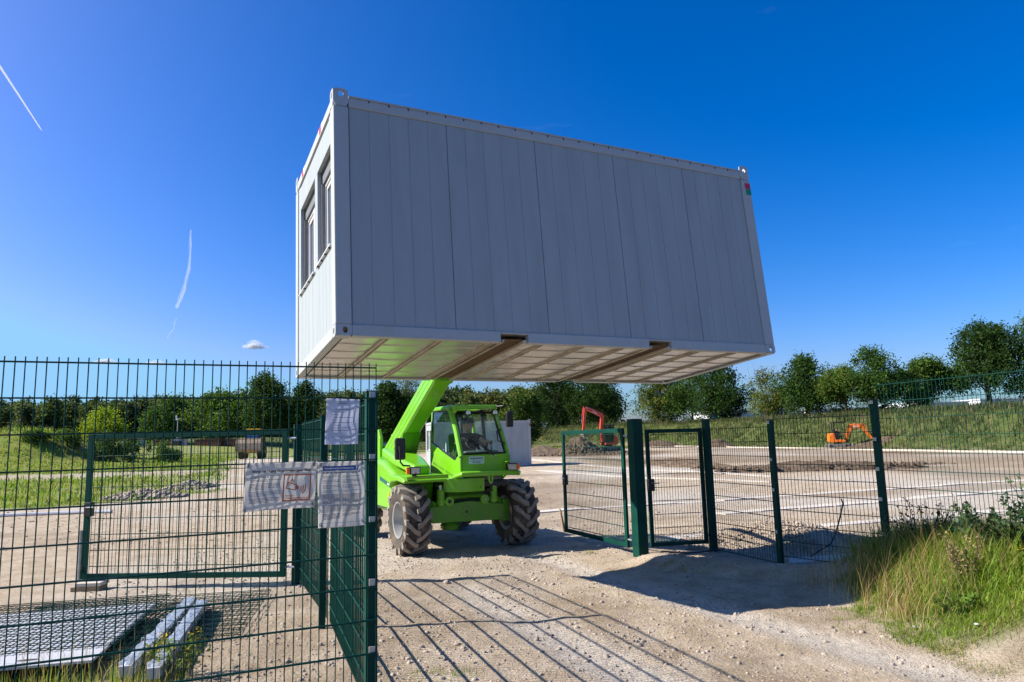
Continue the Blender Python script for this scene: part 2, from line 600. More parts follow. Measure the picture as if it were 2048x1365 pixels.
def axis_samples(a, b, step, lo, hi, ratio):
    core = list(np.arange(a, b + 1e-6, step))
    st, v = step, core[-1]
    up = []
    while v < hi:
        st *= ratio
        v += st
        up.append(v)
    st, v = step, core[0]
    dn = []
    while v > lo:
        st *= ratio
        v -= st
        dn.append(v)
    return np.array(dn[::-1] + core + up)


gx = axis_samples(-6.5, 6.2, 0.042, -900, 900, 1.035)
gy = axis_samples(3.2, 13.0, 0.042, -40, 1500, 1.035)
GX, GY = np.meshgrid(gx, gy)
fx_, fy_ = GX.ravel(), GY.ravel()
GZ = height(fx_, fy_)
nx, ny = len(gx), len(gy)
ii = np.arange(nx * ny).reshape(ny, nx)
quads = np.stack([ii[:-1, :-1].ravel(), ii[:-1, 1:].ravel(), ii[1:, 1:].ravel(), ii[1:, :-1].ravel()], 1)


def masks(x, y):
    jit = 1.6 * fbm(x, y, 0.6, 4, 21) + 0.7 * fbm(x, y, 3.0, 2, 22)
    d, s = seg_dist(x, y, FIELD)
    g = sm(-d * s + jit * (0.6 + 0.02 * y), -0.25, 0.6) * (y > 15) * (x < -9)
    bare = sm(fbm(x, y, 0.12, 3, 31), 0.10, 0.22) * 0.65
    strip = (1 - sm(np.abs(y - 46 - 0.02 * x + 3 * fbm(x, y, 0.1, 2, 33)), 1.0, 4.0)) * (x < -20)
    g = g * (1 - np.clip(0.5 * bare + 0.75 * strip, 0, 1))
    bd, bs = seg_dist(x, y, BANK)
    g = np.maximum(g, sm(bd * bs + 0.4 * jit, 0.0, 0.9))
    g = np.maximum(g, 0.85 * sm(y + 4 * jit, 74, 84) * sm(-x, -14, -4))
    rb = sm(x + 0.28 * jit - 0.42 * sm(y, 6.8, 7.9), 3.35, 3.8) * (1 - sm(x, 6, 7)) * sm(y + 0.3 * jit, 5.45, 6.0) * (1 - sm(y + 0.3 * jit, 7.6, 8.6))
    g = np.maximum(g, rb)
    lf = (1 - sm(x + 0.25 * jit, -4.3, -2.9)) * (1 - sm(y + 0.15 * jit, 5.8, 6.3)) * sm(y, 3.5, 4.5)
    g = np.maximum(g, lf * 0.8)
    soil = np.zeros_like(x)
    fd, _ = seg_dist(x, y, [(5.5, 52), (8.1, 44), (10.2, 36.5), (12.2, 32.6), (16.7, 32.6), (20.0, 36)])
    soil = np.maximum(soil, (1 - sm(fd + jit, 0.7, 1.8)) * 0.9)
    soil = np.maximum(soil, sm(fbm(x, y, 0.11, 4, 51), -0.02, 0.18) * 0.62 * sm(y, 14, 22) * (x > -6))
    soil = np.maximum(soil, sm(fbm(x * .35, y, 0.35, 3, 53), 0.05, 0.2) * 0.5 * sm(y, 14, 22) * (x > -3))
    soil = np.maximum(soil, (1 - sm(np.hypot((x - 6.5) / 8.5, (y - 61.5) / 9.0) + 0.12 * jit, 0.65, 1.05)) * 0.95)
    md, _ = seg_dist(x, y, [(-58, 60), (-47, 62)])
    soil = np.maximum(soil, (1 - sm(md + jit, 1.0, 3.5)) * 0.9)
    soil = np.maximum(soil, 0.35 * sm(fbm(x, y, 0.7, 3, 61), 0.05, 0.25) * (y < 16))
    lite = sm(fbm(x, y, 0.22, 3, 71), -0.05, 0.25)
    soil = np.maximum(soil, 0.75 * sm(x + .5 * jit, 3.2, 3.7) * (1 - sm(x, 6, 7)) * sm(y, 4.4, 5.0) * (1 - sm(y, 5.8, 6.2)) * sm(fbm(x, y, 1.5, 3, 65), -.15, .15))
    u = x * 0.90 + y * 0.44
    for c in (3.2, 5.05):                                # compacted wheel lanes are paler and finer
        q = np.abs(u - c - 0.25 * fbm(x, y, 0.35, 2, 9))
        lite = np.maximum(lite, (1 - sm(q, 0.1, 0.42)) * (y < 16) * sm(x, -2, 0))
    q = np.abs(u - 4.1)
    soil = np.maximum(soil, 0.40 * (1 - sm(q, 0.1, 0.55)) * sm(fbm(x, y, 1.2, 3, 63), -.1, .2) * (y < 14))
    return g, soil, lite


gm, so, li = masks(fx_, fy_)
_bd, _bs = seg_dist(fx_, fy_, BANK)
li = np.where((_bd * _bs > -.5) & (gm > .05), 0.0, li)
li = np.where((fx_ < -9) & (gm > .3) & ~((_bd * _bs > -.5)), 1.0, li)
gm = np.where((fx_ > -64) & (fy_ > -5), gm, 0.9)


def groundmat():
    m, t, b = newmat("sandy gravel, grass and earth")
    L = t.links.new
    N = t.nodes.new
    a = N("ShaderNodeAttribute")
    a.attribute_name = 'Col'
    sep = N("ShaderNodeSeparateColor")
    L(a.outputs['Color'], sep.inputs[0])
    tc = N("ShaderNodeTexCoord")

    def noise(scale, det=6, rough=0.6):
        n = N("ShaderNodeTexNoise")
        n.inputs['Scale'].default_value = scale
        n.inputs['Detail'].default_value = det
        n.inputs['Roughness'].default_value = rough
        L(tc.outputs['Object'], n.inputs['Vector'])
        return n.outputs[0]

    def ramp(src, stops):
        r = N("ShaderNodeValToRGB")
        e = r.color_ramp.elements
        e[0].position, e[0].color = stops[0][0], (*stops[0][1], 1)
        e[1].position, e[1].color = stops[-1][0], (*stops[-1][1], 1)
        for p, c in stops[1:-1]:
            q = e.new(p)
            q.color = (*c, 1)
        L(src, r.inputs[0])
        return r.outputs[0]

    def mix(f, A, B, mode='MIX'):
        x = N("ShaderNodeMix")
        x.data_type = 'RGBA'
        x.blend_type = mode
        for k, s in (('Factor', f), ('A', A), ('B', B)):
            if isinstance(s, (int, float)):
                x.inputs[k].default_value = s
            elif isinstance(s, tuple):
                x.inputs[k].default_value = (*s, 1)
            else:
                L(s, x.inputs[k])
        return x.outputs['Result']

    grav = ramp(noise(2.2, 9, 0.7), [(0.30, (0.29, 0.22, 0.150)), (0.5, (0.44, 0.355, 0.262)), (0.70, (0.54, 0.46, 0.37))])
    grey = ramp(noise(5.5, 8, 0.7), [(0.3, (0.38, 0.33, 0.275)), (0.7, (0.58, 0.52, 0.455))])
    base = mix(sep.outputs[2], grav, grey)
    vo = N("ShaderNodeTexVoronoi")
    vo.inputs['Scale'].default_value = 46
    L(tc.outputs['Object'], vo.inputs['Vector'])
    peb = ramp(vo.outputs['Color'], [(0.0, (0.62, 0.60, 0.58)), (0.6, (1.0, 1.0, 1.0)), (1.0, (1.25, 1.22, 1.18))])
    base = mix(0.55, base, peb, 'MULTIPLY')
    soilc = ramp(noise(3.0, 9, 0.75), [(0.3, (0.10, 0.065, 0.04)), (0.55, (0.19, 0.135, 0.085)), (0.75, (0.29, 0.215, 0.14))])
    base = mix(sep.outputs[1], base, soilc)
    gr = ramp(noise(0.35, 8, 0.72), [(0.32, (0.10, 0.145, 0.022)), (0.5, (0.17, 0.20, 0.035)), (0.68, (0.27, 0.24, 0.075))])
    gb = ramp(noise(0.9, 8, 0.75), [(0.32, (0.035, 0.055, 0.014)), (0.5, (0.070, 0.092, 0.024)), (0.68, (0.135, 0.125, 0.05))])
    gr = mix(sep.outputs[2], gb, gr)
    base = mix(sep.outputs[0], base, gr)
    L(base, b.inputs['Base Color'])
    b.inputs['Roughness'].default_value = 0.95
    b.inputs['Specular IOR Level'].default_value = 0.15
    bn = N("ShaderNodeBump")
    bn.inputs['Strength'].default_value = 0.8
    bn.inputs['Distance'].default_value = 0.012
    L(vo.outputs['Distance'], bn.inputs['Height'])
    bn2 = N("ShaderNodeBump")
    bn2.inputs['Strength'].default_value = 0.9
    bn2.inputs['Distance'].default_value = 0.05
    L(noise(16, 8, 0.75), bn2.inputs['Height'])
    L(bn.outputs[0], bn2.inputs['Normal'])
    L(bn2.outputs[0], b.inputs['Normal'])
    return m


ground = obj("ground", np_mesh("ground", np.stack([fx_, fy_, GZ], 1), [quads], groundmat(), np.stack([gm, so, li], 1), smooth=True))
tag(ground, kind='structure')

# unseen street added behind the camera, dark to cut bounce on the container
rx_ = np.linspace(-60, 60, 61)
ry_ = np.linspace(-14, 1.2, 20)
sx, sy = np.meshgrid(rx_, ry_)
si_ = np.arange(61 * 20).reshape(20, 61)
sq = np.stack([si_[:-1, :-1].ravel(), si_[:-1, 1:].ravel(), si_[1:, 1:].ravel(), si_[1:, :-1].ravel()], 1)
M_ADDED_ROAD = pm("asphalt", (0.055, 0.055, 0.058), 0.9, var=0.2, scale=3, bump=0.3, bscale=80)
tag(obj("added_road", np_mesh("added_road", np.stack([sx.ravel(), sy.ravel(), np.full(sx.size, .075)], 1), [sq], M_ADDED_ROAD)), kind='structure')

# ------------------------------------------------------------------ concrete edging strips of the lot
def kerb(pts, w, hgt=0.018):
    """a strip of edging stones laid over the ground, one mesh with joints"""
    mb = MB()
    for (x0, y0), (x1, y1) in zip(pts[:-1], pts[1:]):
        L = math.hypot(x1 - x0, y1 - y0)
        n = max(1, int(L / (1.0 if y0 < 30 else 3.0)))
        dx, dy = (x1 - x0) / L, (y1 - y0) / L
        for k in range(n):
            a, b = L * k / n + 0.004, L * (k + 1) / n - 0.004
            jz, jo = rnd.uniform(-0.012, 0.012), rnd.uniform(-0.03, 0.03)
            ww = w * rnd.uniform(0.72, 1.12)
            p = [(x0 + dx * a, y0 + dy * a), (x0 + dx * b, y0 + dy * b)]
            vs = []
            for (px, py) in p:
                for s in (-1, 1):
                    qx, qy = px - dy * (s * ww / 2 + jo), py + dx * (s * ww / 2 + jo)
                    zz = hz(qx, qy)
                    vs.append((qx, qy, zz - 0.08))
                    vs.append((qx, qy, zz + hgt + jz))
            mb.add(vs, [(0, 4, 6, 2), (1, 3, 7, 5), (0, 1, 5, 4), (2, 6, 7, 3), (0, 2, 3, 1), (4, 5, 7, 6)])
    return tag(mb.build("kerb", M_KERB), kind='structure')


kerb([(2.6, 12.45), (3.6, 12.79), (10.95, 15.56), (16, 17.4)], 0.50)
kerb([(4.52, 16.02), (14.3, 20.2), (22, 23.5)], 0.42)
kerb([(5.49, 19.4), (16.8, 23.7), (27, 27.8)], 0.42)
kerb([(0.3, 17.2), (2.87, 18.5), (5.4, 19.1)], 0.40)
kerb([(1.1, 52), (5.9, 38), (9.3, 32.4), (10.5, 29.0)], 0.55)
kerb([(1.3, 38.5), (4.9, 31), (7.9, 28), (9.3, 26)], 0.45)
kerb([(35.5, 39.5), (33.3, 46.7), (25.5, 71.8), (17.3, 98)], 0.55, 0.10)
slab = MB().prism([(3.62, 9.72), (4.72, 9.98), (4.92, 10.36), (3.78, 10.12)], 'z', -0.03, 0.035)
tag(slab.build("concrete_slab", M_KERB, bevel=0.01), "flat pale concrete slab lying in shade behind the mesh fence", "slab")

# ------------------------------------------------------------------ fences
WIRES = {}


def wire_mesh(kind, L, r):
    key = (kind, round(L, 3), r)
    if key not in WIRES:
        mb = MB()
        if kind == 'v':
            mb.tube([(0, 0, 0), (0, 0, L)], r, 6)
        else:                                            # the twin horizontal rods of a double-rod mat
            for s in (-1, 1):
                mb.tube([(0, s * 0.0075, 0), (L, s * 0.0075, 0)], r, 6)
        WIRES[key] = mb.mesh("vertical_wire" if kind == 'v' else "horizontal_bar", M_FENCE, smooth=True)
    return WIRES[key]


def fence_panel(name, label, cat, p0, p1, zbot, ztop, group=None, prong=0.03, sp=0.05, rowh=0.2, root=None, x0=0.0, x1=None, rv=0.0034, rh=0.0048):
    dx, dy = p1[0] - p0[0], p1[1] - p0[1]
    L = math.hypot(dx, dy)
    if root is None:
        root = thing(name, label, cat, (p0[0], p0[1], 0), math.atan2(dy, dx), group)
    x1 = L if x1 is None else x1
    n = int(round((x1 - x0) / sp))
    vm = wire_mesh('v', ztop + prong - zbot, rv)
    hm = wire_mesh('h', x1 - x0, rh)
    for k in range(n + 1):
        o = obj("vertical_wire", vm, root)
        o.location = (x0 + k * (x1 - x0) / n, 0, zbot)
        o.rotation_euler = (rnd.gauss(0, 0.0008), rnd.gauss(0, 0.0008), rnd.random() * 6)
    z = ztop
    while z > zbot - 0.01:
        o = obj("horizontal_bar", hm, root)
        o.location = (x0, 0, z)
        z -= rowh
    return root


def fence_post(label, x, y, top, w=0.06, d=0.04, rz=0.0, clamps=(), group="green fence posts", cat="fence post", name="fence_post", clampside=-1, bottom=None):
    zb = (hz(x, y) if bottom is None else bottom) - 0.15
    root = thing(name, label, cat, (x, y, zb), rz, group)
    MB().box((-w / 2, -d / 2, 0), (w / 2, d / 2, top - zb - 0.012)).build("post_tube", M_FENCE, root, bevel=0.004)
    MB().box((-w / 2 - 0.002, -d / 2 - 0.002, top - zb - 0.010), (w / 2 + 0.002, d / 2 + 0.002, top - zb)).build("post_cap", M_BLACK, root, bevel=0.003)
    for z in clamps:
        c = MB()
        c.box((-0.021, clampside * (d / 2 + 0.014) - 0.006, z - zb - 0.021), (0.021, clampside * (d / 2 + 0.014) + 0.006, z - zb + 0.021))
        o = c.build("clamp_plate", M_CLAMP, root, bevel=0.002)
        MB().tube([(0.0, clampside * (d / 2 + 0.015), z - zb), (0.0, clampside * (d / 2 + 0.027), z - zb)], 0.007, 6).build("bolt", M_GALV, o)
    return root


PA = 0.4186
PD = (math.cos(PA), math.sin(PA))
PN = (-math.sin(PA), math.cos(PA))
P0 = (-2.7805, 3.8151)


def on_panel(s, off=0.0):
    return (P0[0] + PD[0] * s + PN[0] * off, P0[1] + PD[1] * s + PN[1] * off)


fence_panel("wire_fence", "tall green wire fence panel closest to the viewer, carrying the three paper notices", "fence panel",
            on_panel(-0.50), on_panel(2.05), 0.249, 2.249, "green double rod fence panels")
mp_ = on_panel(2.03, 0.055)
fence_post("thick dark green corner post standing right beside the posters", mp_[0], mp_[1], 2.10, 0.075, 0.06, PA,
           (2.071, 1.663, 1.265, 0.877, 0.467))
HP, MP2 = (-2.79, 9.30), (-1.86, 7.13)
ang = math.atan2(HP[1] - mp_[1], HP[0] - mp_[0])
st = (mp_[0] - 0.02, mp_[1] + 0.06)
fence_panel("wire_fence", "green side fence panel running back from the thick corner post to the middle post", "fence panel",
            st, (MP2[0] + .03, MP2[1] - .03), 0.06, 2.02, "green double rod fence panels")
fence_panel("wire_fence", "green side fence panel between the middle post and the left gate hinge post", "fence panel",
            (MP2[0] - .02, MP2[1] + .06), (HP[0] + .03, HP[1] - .08), 0.06, 2.02, "green double rod fence panels")
fence_post("slim green middle post seen behind the tall white notice with blue header", MP2[0] - .05, MP2[1] - .02, 2.05, 0.06, 0.06, ang, (0.3, 0.9, 1.5, 1.95))
fence_post("green hinge post beside the free standing left gate leaf", HP[0] - .05, HP[1], 2.03, 0.10, 0.10, ang)
# side fence on the right of the drive
P2, P3, P4, P5 = (2.98, 11.03), (3.49, 9.66), (4.33, 8.5), (4.98, 6.95)
G1 = (1.82, 10.72)
fence_post("big square green gate post standing right of the lime machine", G1[0], G1[1], 2.02, 0.17, 0.17, R(24), cat="gate post", name="gate_post", group="green gate posts")
fence_post("slim green post at the right edge of the small mesh gate", P2[0], P2[1], 2.0, 0.09, 0.09, R(20), cat="gate post", name="gate_post", group="green gate posts")
fence_post("dark fence post at the sandy kink between small gate and weedy bank", P3[0], P3[1], 1.94, 0.075, 0.06, R(-62), (0.45, 1.0, 1.4, 1.9), bottom=0.0)
fence_post("dark fence post behind the tall roadside grass, with a rusty red smear near its top", P4[0], P4[1], 2.13, 0.08, 0.06, R(-60), (0.55, 0.95, 1.3, 1.65, 2.09), bottom=0.2)
fence_panel("wire_fence", "low dark fence panel right of the small mesh gate", "fence panel", (P2[0] + .02, P2[1] - .06), (P3[0] - .02, P3[1] + .05), 0.02, 1.84, "green double rod fence panels")
fence_panel("wire_fence", "dark fence panel in front of the shaded gravel heap and concrete slab", "fence panel", (P3[0] + .03, P3[1] - .04), (P4[0] - .02, P4[1] + .04), 0.14, 1.94, "green double rod fence panels")
fence_panel("wire_fence", "tall green fence panel rising above the weeds at the right edge", "fence panel", (P4[0] + .03, P4[1] - .04), (P5[0] + .06, P5[1] - .35), 0.25, 2.29, "green double rod fence panels", rv=.0028, rh=.0038)


def gate(name, label, cat, p0, p1, zb, zt, fw, lock_at, group=None, drop=None, lockz=1.0, wire_sp=0.05):
    dx, dy = p1[0] - p0[0], p1[1] - p0[1]
    L = math.hypot(dx, dy)
    root = thing(name, label, cat, (p0[0], p0[1], 0), math.atan2(dy, dx), group)
    for x in (fw / 2, L - fw / 2):
        MB().box((x - fw / 2, -0.02, zb), (x + fw / 2, 0.02, zt)).build("frame_upright", M_FENCE, root, bevel=0.004)
    for z in (zb + fw / 2, zt - fw / 2):
        MB().box((fw + 0.001, -0.02, z - fw / 2 + 0.001), (L - fw - 0.001, 0.02, z + fw / 2 - 0.001)).build("frame_rail", M_FENCE, root, bevel=0.004)
    fence_panel(None, None, None, p0, p1, zb + fw, zt - fw - 0.02, root=root, x0=fw + 0.03, x1=L - fw - 0.03, prong=0.02, sp=wire_sp)
    lx = fw / 2 if lock_at == 0 else L - fw / 2
    lk = MB()
    lk.box((lx - 0.03, -0.035, lockz - 0.09), (lx + 0.075 if lock_at == 0 else lx - 0.105, 0.035, lockz + 0.09))
    lo = lk.build("lock_box", M_BLACK, root, bevel=0.008)
    lh = MB()
    sgn = 1 if lock_at == 0 else -1
    lh.tube([(lx + sgn * .03, -0.036, lockz + .03), (lx + sgn * .03, -0.075, lockz + .03), (lx + sgn * .13, -0.075, lockz + .03)], 0.009, 8)
    lh.build("handle", M_GALV, lo)
    if drop is not None:
        b = MB()
        b.tube([(drop, -0.05, zb + 0.02 - .15), (drop, -0.05, zb + 0.62)], 0.02, 10)
        b.box((drop - 0.02, -0.055, zb + 0.12), (drop + 0.02, -0.018, zb + 0.18))
        b.build("drop_bolt", M_GALV, root)
    hx = L if lock_at == 0 else 0
    for z in (zb + 0.12, zt - 0.12):
        MB().tube([(hx, 0, z), (hx + (0.11 if lock_at == 0 else -0.11), 0, z)], 0.014, 8).build("hinge", M_GALV, root)
    return root


gate("gate_leaf", "wide open left gate leaf of green frame and wire mesh behind the near fence", "gate leaf", (-5.62, 9.36), (-2.93, 9.17), 0.12, 1.97, 0.07, 0, "leaves of the driveway gate", drop=-0.0)
gate("gate_leaf", "open right gate leaf with sunlit green frame beside the front tyre", "gate leaf", (0.87, 12.92), (1.68, 10.94), 0.10, 1.89, 0.07, 0, "leaves of the driveway gate", lockz=1.02)
gate("mesh_gate", "small dark mesh gate between the square post and the slim post", "gate", (2.0, 10.88), (2.92, 11.08), 0.11, 1.86, 0.06, 0, lockz=1.02, wire_sp=0.045)


# ------------------------------------------------------------------ printing on signs
def text_geo(txt, size, bold=0.0, res=3):
    cu = bpy.data.curves.new("t", 'FONT')
    cu.body = txt
    cu.size = size
    cu.offset = bold
    cu.resolution_u = res
    cu.fill_mode = 'FRONT'
    o = bpy.data.objects.new("t", cu)
    COL.objects.link(o)
    me = bpy.data.meshes.new_from_object(o.evaluated_get(bpy.context.evaluated_depsgraph_get()))
    vs = [tuple(v.co) for v in me.vertices]
    fs = [tuple(p.vertices) for p in me.polygons]
    bpy.data.objects.remove(o)
    bpy.data.curves.remove(cu)
    bpy.data.meshes.remove(me)
    return vs, fs


class Sheet:
    """hung sheet: unit square (u right, v up) -> gently rippled surface on the near fence panel"""
    def __init__(self, corners, amp, seed, off=-0.016):
        self.c, self.amp, self.s, self.off = corners, amp, seed, off     # BL BR TR TL as (along, height)
        self.w = math.dist(corners[0], corners[1])
        self.h = math.dist(corners[0], corners[3])

    def at(self, u, v, lift=0.0):
        bl, br, tr, tl = self.c
        x = (1 - u) * (1 - v) * bl[0] + u * (1 - v) * br[0] + u * v * tr[0] + (1 - u) * v * tl[0]
        z = (1 - u) * (1 - v) * bl[1] + u * (1 - v) * br[1] + u * v * tr[1] + (1 - u) * v * tl[1]
        s, k = self.s, self.amp
        y = -k * (1.1 + math.sin(5.1 * u + 2.2 * v + s) * 0.6 + math.sin(9.0 * v - 3 * u + 2 * s) * 0.5 + 0.25 * math.sin(14 * u + s)) + self.off
        z += 0.5 * k * math.sin(3.1 * u + s) * (1 - v)
        return (x, y - lift, z)

    def surface(self, nu, nv, thick=0.0012):
        vs, fs = [], []
        for l in (0.0, -thick):
            for j in range(nv + 1):
                for i in range(nu + 1):
                    vs.append(self.at(i / nu, j / nv, l))
        a = (nu + 1) * (nv + 1)
        for j in range(nv):
            for i in range(nu):
                q = (j * (nu + 1) + i, j * (nu + 1) + i + 1, (j + 1) * (nu + 1) + i + 1, (j + 1) * (nu + 1) + i)
                fs += [q, tuple(a + t for t in q[::-1])]
        return vs, fs

    def strip(self, mb, x0, y0, x1, y1, lift=0.0012, n=8, m=0):
        """a printed bar in metres from the lower left corner"""
        vs, fs = [], []
        nv = max(1, int(abs(y1 - y0) / 0.02))
        for j in range(nv + 1):
            for i in range(n + 1):
                vs.append(self.at((x0 + (x1 - x0) * i / n) / self.w, (y0 + (y1 - y0) * j / nv) / self.h, lift))
        for j in range(nv):
            for i in range(n):
                fs.append((j * (n + 1) + i, j * (n + 1) + i + 1, (j + 1) * (n + 1) + i + 1, (j + 1) * (n + 1) + i))
        mb.add(vs, fs, m)

    def text(self, mb, txt, x, y, size, bold=0.0, lift=0.0016, fit=None):
        vs, fs = text_geo(txt, size, bold)
        if fit:
            k = fit / max(p[0] for p in vs)
            vs = [(p[0] * k, p[1], p[2]) for p in vs]
        mb.add([self.at((x + p[0]) / self.w, (y + p[1]) / self.h, lift) for p in vs], fs)

    def poly(self, mb, pts, lift=0.0014):
        mb.add([self.at(px / self.w, py / self.h, lift) for px, py in pts], [tuple(range(len(pts)))])


def sign_root(name, label, cat):
    return thing(name, label, cat, (P0[0], P0[1], 0), PA, "notices tied to the near fence")


def ties(root, sh, spots):
    for (u, v) in spots:
        c = sh.at(u, v, 0.002)
        e = MB()
        ring = [(c[0] + 0.0085 * math.cos(a), c[1] - 0.001, c[2] + 0.0085 * math.sin(a)) for a in np.linspace(0, 2 * math.pi, 13)]
        e.tube(ring, 0.0028, 6, cap=False)
        e.build("eyelet", M_GALV, root, smooth=True)
        t = MB()
        k = 1 if v > 0.5 else -1
        t.tube([(c[0], c[1] - 0.002, c[2]), (c[0] + 0.006, c[1] - 0.006, c[2] + k * 0.012), (c[0] + .004, 0.012, c[2] + k * 0.02), (c[0] - .004, 0.010, c[2] + k * .004), (c[0], c[1], c[2])], 0.0022, 6)
        t.tube([(c[0] + .004, -0.006, c[2] + k * .015), (c[0] + .010 * k, -0.012, c[2] + k * .034)], 0.0016, 5)
        t.build("cable_tie", M_BLACK, root)


def paragraph(sh, mb, x0, x1, ytop, n, pitch, th, seed, last=0.6):
    r = random.Random(seed)
    for k in range(n):
        y = ytop - k * pitch
        x, xe = x0, (x1 if k < n - 1 else x0 + (x1 - x0) * last)
        while x < xe:
            w = min(r.uniform(0.006, 0.022), xe - x)
            sh.strip(mb, x, y, x + w, y + th, n=2)
            x += w + th * 0.9


# landscape banner with the orange camera pictogram
t = sign_root("camera_banner", "landscape white banner with an orange camera symbol in a square frame", "banner")
sh = Sheet([(1.242, 1.362), (1.658, 1.372), (1.673, 1.650), (1.254, 1.652)], 0.009, 0.7)
mb = MB()
mb.add(*sh.surface(36, 24))
mb.build("sheet", M_SHEET, t, smooth=True)
mb = MB()
sh.text(mb, "Hinweis zum Umgang mit personenbezogenen Daten", 0.035, sh.h - 0.058, 0.020, 0.0006, fit=0.345)
mb.build("headline", M_INK, t)
mb = MB()
y = sh.h - 0.083
for n_, gap in ((2, .012), (2, .012), (5, .012), (4, .012), (4, .01)):
    paragraph(sh, mb, 0.03, 0.205, y, n_, 0.0085, 0.0034, int(y * 9999))
    y -= n_ * 0.0085 + 0.006
mb.build("small_print", M_GREYINK, t)
mb = MB()
bx0, by0, bx1, by1, tk = 0.222, 0.048, 0.386, 0.214, 0.0075
for q in ((bx0, by0, bx1, by0 + tk), (bx0, by1 - tk, bx1, by1), (bx0, by0 + tk, bx0 + tk, by1 - tk), (bx1 - tk, by0 + tk, bx1, by1 - tk)):
    sh.strip(mb, *q)
mb.build("square_frame", M_ORINK, t)
mb = MB()
cxx, cyy, a = 0.272, 0.138, R(-14)


def rot(px, py):
    return (cxx + px * math.cos(a) - py * math.sin(a), cyy + px * math.sin(a) + py * math.cos(a))


for q in (((-.03, -.02), (.03, -.02), (.03, -.0145), (-.03, -.0145)), ((-.03, .0145), (.03, .0145), (.03, .02), (-.03, .02)),
          ((-.03, -.0145), (-.0245, -.0145), (-.0245, .0145), (-.03, .0145)), ((.0245, -.0145), (.03, -.0145), (.03, .0145), (.0245, .0145)),
          ((.03, -.008), (.044, -.014), (.044, .014), (.03, .008)), ((-.018, .005), (-.002, .005), (-.002, .009), (-.018, .009))):
    sh.poly(mb, [rot(*p) for p in q])
sh.poly(mb, [(0.270, 0.158), (0.275, 0.158), (0.275, 0.206), (0.270, 0.206)])
sh.poly(mb, [(0.256, 0.162), (0.262, 0.162), (0.274, 0.182), (0.272, 0.187)])
sh.poly(mb, [(0.283, 0.160), (0.289, 0.157), (0.276, 0.187), (0.273, 0.182)])
for k, rr in enumerate((0.022, 0.035, 0.048)):
    n = 10
    A = [a + R(-38 + 76 * i / n) for i in range(n + 1)]
    o_ = rot(0.036, 0)
    for i in range(n):
        sh.poly(mb, [(o_[0] + (rr - .003) * math.cos(A[i]), o_[1] + (rr - .003) * math.sin(A[i])), (o_[0] + (rr + .003) * math.cos(A[i]), o_[1] + (rr + .003) * math.sin(A[i])),
                     (o_[0] + (rr + .003) * math.cos(A[i + 1]), o_[1] + (rr + .003) * math.sin(A[i + 1])), (o_[0] + (rr - .003) * math.cos(A[i + 1]), o_[1] + (rr - .003) * math.sin(A[i + 1]))])
mb.build("camera_symbol", M_ORINK, t)
mb = MB()
sh.text(mb, "Achtung", 0.236, 0.076, 0.017, 0.0003)
sh.text(mb, "Videoüberwachung", 0.236, 0.061, 0.017, 0.0003, fit=0.134)
mb.build("warning_words", M_ORINK, t)
ties(t, sh, [(0.03, 0.93), (0.95, 0.93), (0.02, 0.05), (0.965, 0.10)])

# portrait notice with a blue header bar
t = sign_root("notice_board", "tall white notice with a dark blue header bar and columns of small print", "notice")
sh = Sheet([(1.684, 1.239), (1.977, 1.243), (1.972, 1.644), (1.676, 1.646)], 0.008, 2.9)
mb = MB()
mb.add(*sh.surface(26, 34))
mb.build("sheet", M_SHEET, t, smooth=True)
mb = MB()
sh.strip(mb, 0.030, sh.h - 0.056, 0.236, sh.h - 0.028)
sh.poly(mb, [(0.240, sh.h - .056), (0.247, sh.h - .056), (0.258, sh.h - .028), (0.251, sh.h - .028)])
mb.build("header_bar", M_BLUEINK, t)
mb = MB()
sh.text(mb, "Videoüberwachung & Datenschutz", 0.038, sh.h - 0.046, 0.015, 0.0003, lift=0.0026, fit=0.185)
mb.build("header_words", M_WINK, t)
mb = MB()
paragraph(sh, mb, 0.03, 0.262, sh.h - 0.072, 1, 0.01, 0.006, 5, 1.0)
for x0, x1, sd in ((0.03, 0.137, 1), (0.150, 0.262, 2)):
    y = sh.h - 0.093
    for n_ in (2, 3, 3, 2):
        paragraph(sh, mb, x0, x1, y, n_, 0.0085, 0.0028, sd + int(y * 1e4), 0.5)
        y -= n_ * 0.0085 + 0.007
    for n_ in (9, 7, 6 if sd == 1 else 3):
        paragraph(sh, mb, x0, x1, y, n_, 0.0068, 0.0036, sd + int(y * 1e4), 0.5)
        y -= n_ * 0.0068 + 0.005
sh.strip(mb, 0.03, 0.028, 0.255, 0.0295)
mb.build("small_print", M_GREYINK, t)
ties(t, sh, [(0.06, 0.955), (0.94, 0.955), (0.06, 0.05), (0.94, 0.07)])

# A4 sheet in a plastic sleeve, high up
t = sign_root("paper_notice", "small bluish white paper sheet in a sleeve, highest of the notices", "paper notice")
sh = Sheet([(1.718, 1.757), (1.926, 1.749), (1.938, 2.038), (1.727, 2.046)], 0.007, 4.4)
mb = MB()
mb.add(*sh.surface(20, 26))
mb.build("sheet", M_PAP, t, smooth=True)
mb = MB()
sh.strip(mb, 0.06, sh.h - .021, 0.145, sh.h - .0175)
sh.strip(mb, 0.075, sh.h - .032, 0.130, sh.h - .0275)
for k, (a_, b_) in enumerate(((.05, .16), (.045, .12), (.04, .08), (.04, .17), (.04, .075), (.04, .165), (.04, .10), (.04, .16), (.04, .15))):
    y = sh.h - .07 - k * 0.0165
    sh.strip(mb, a_, y, b_, y + 0.0028)
sh.strip(mb, .04, .045, .17, .0475)
sh.strip(mb, .15, .09, .19, .094)
mb.build("small_print", M_GREYINK, t)
mb = MB()
mb.tube([sh.at(.80, .80, .002), sh.at(.85, .65, .002), sh.at(.85, .5, .002), sh.at(.79, .38, .002)], 0.0009, 5)
mb.build("pen_curve", M_INK, t)


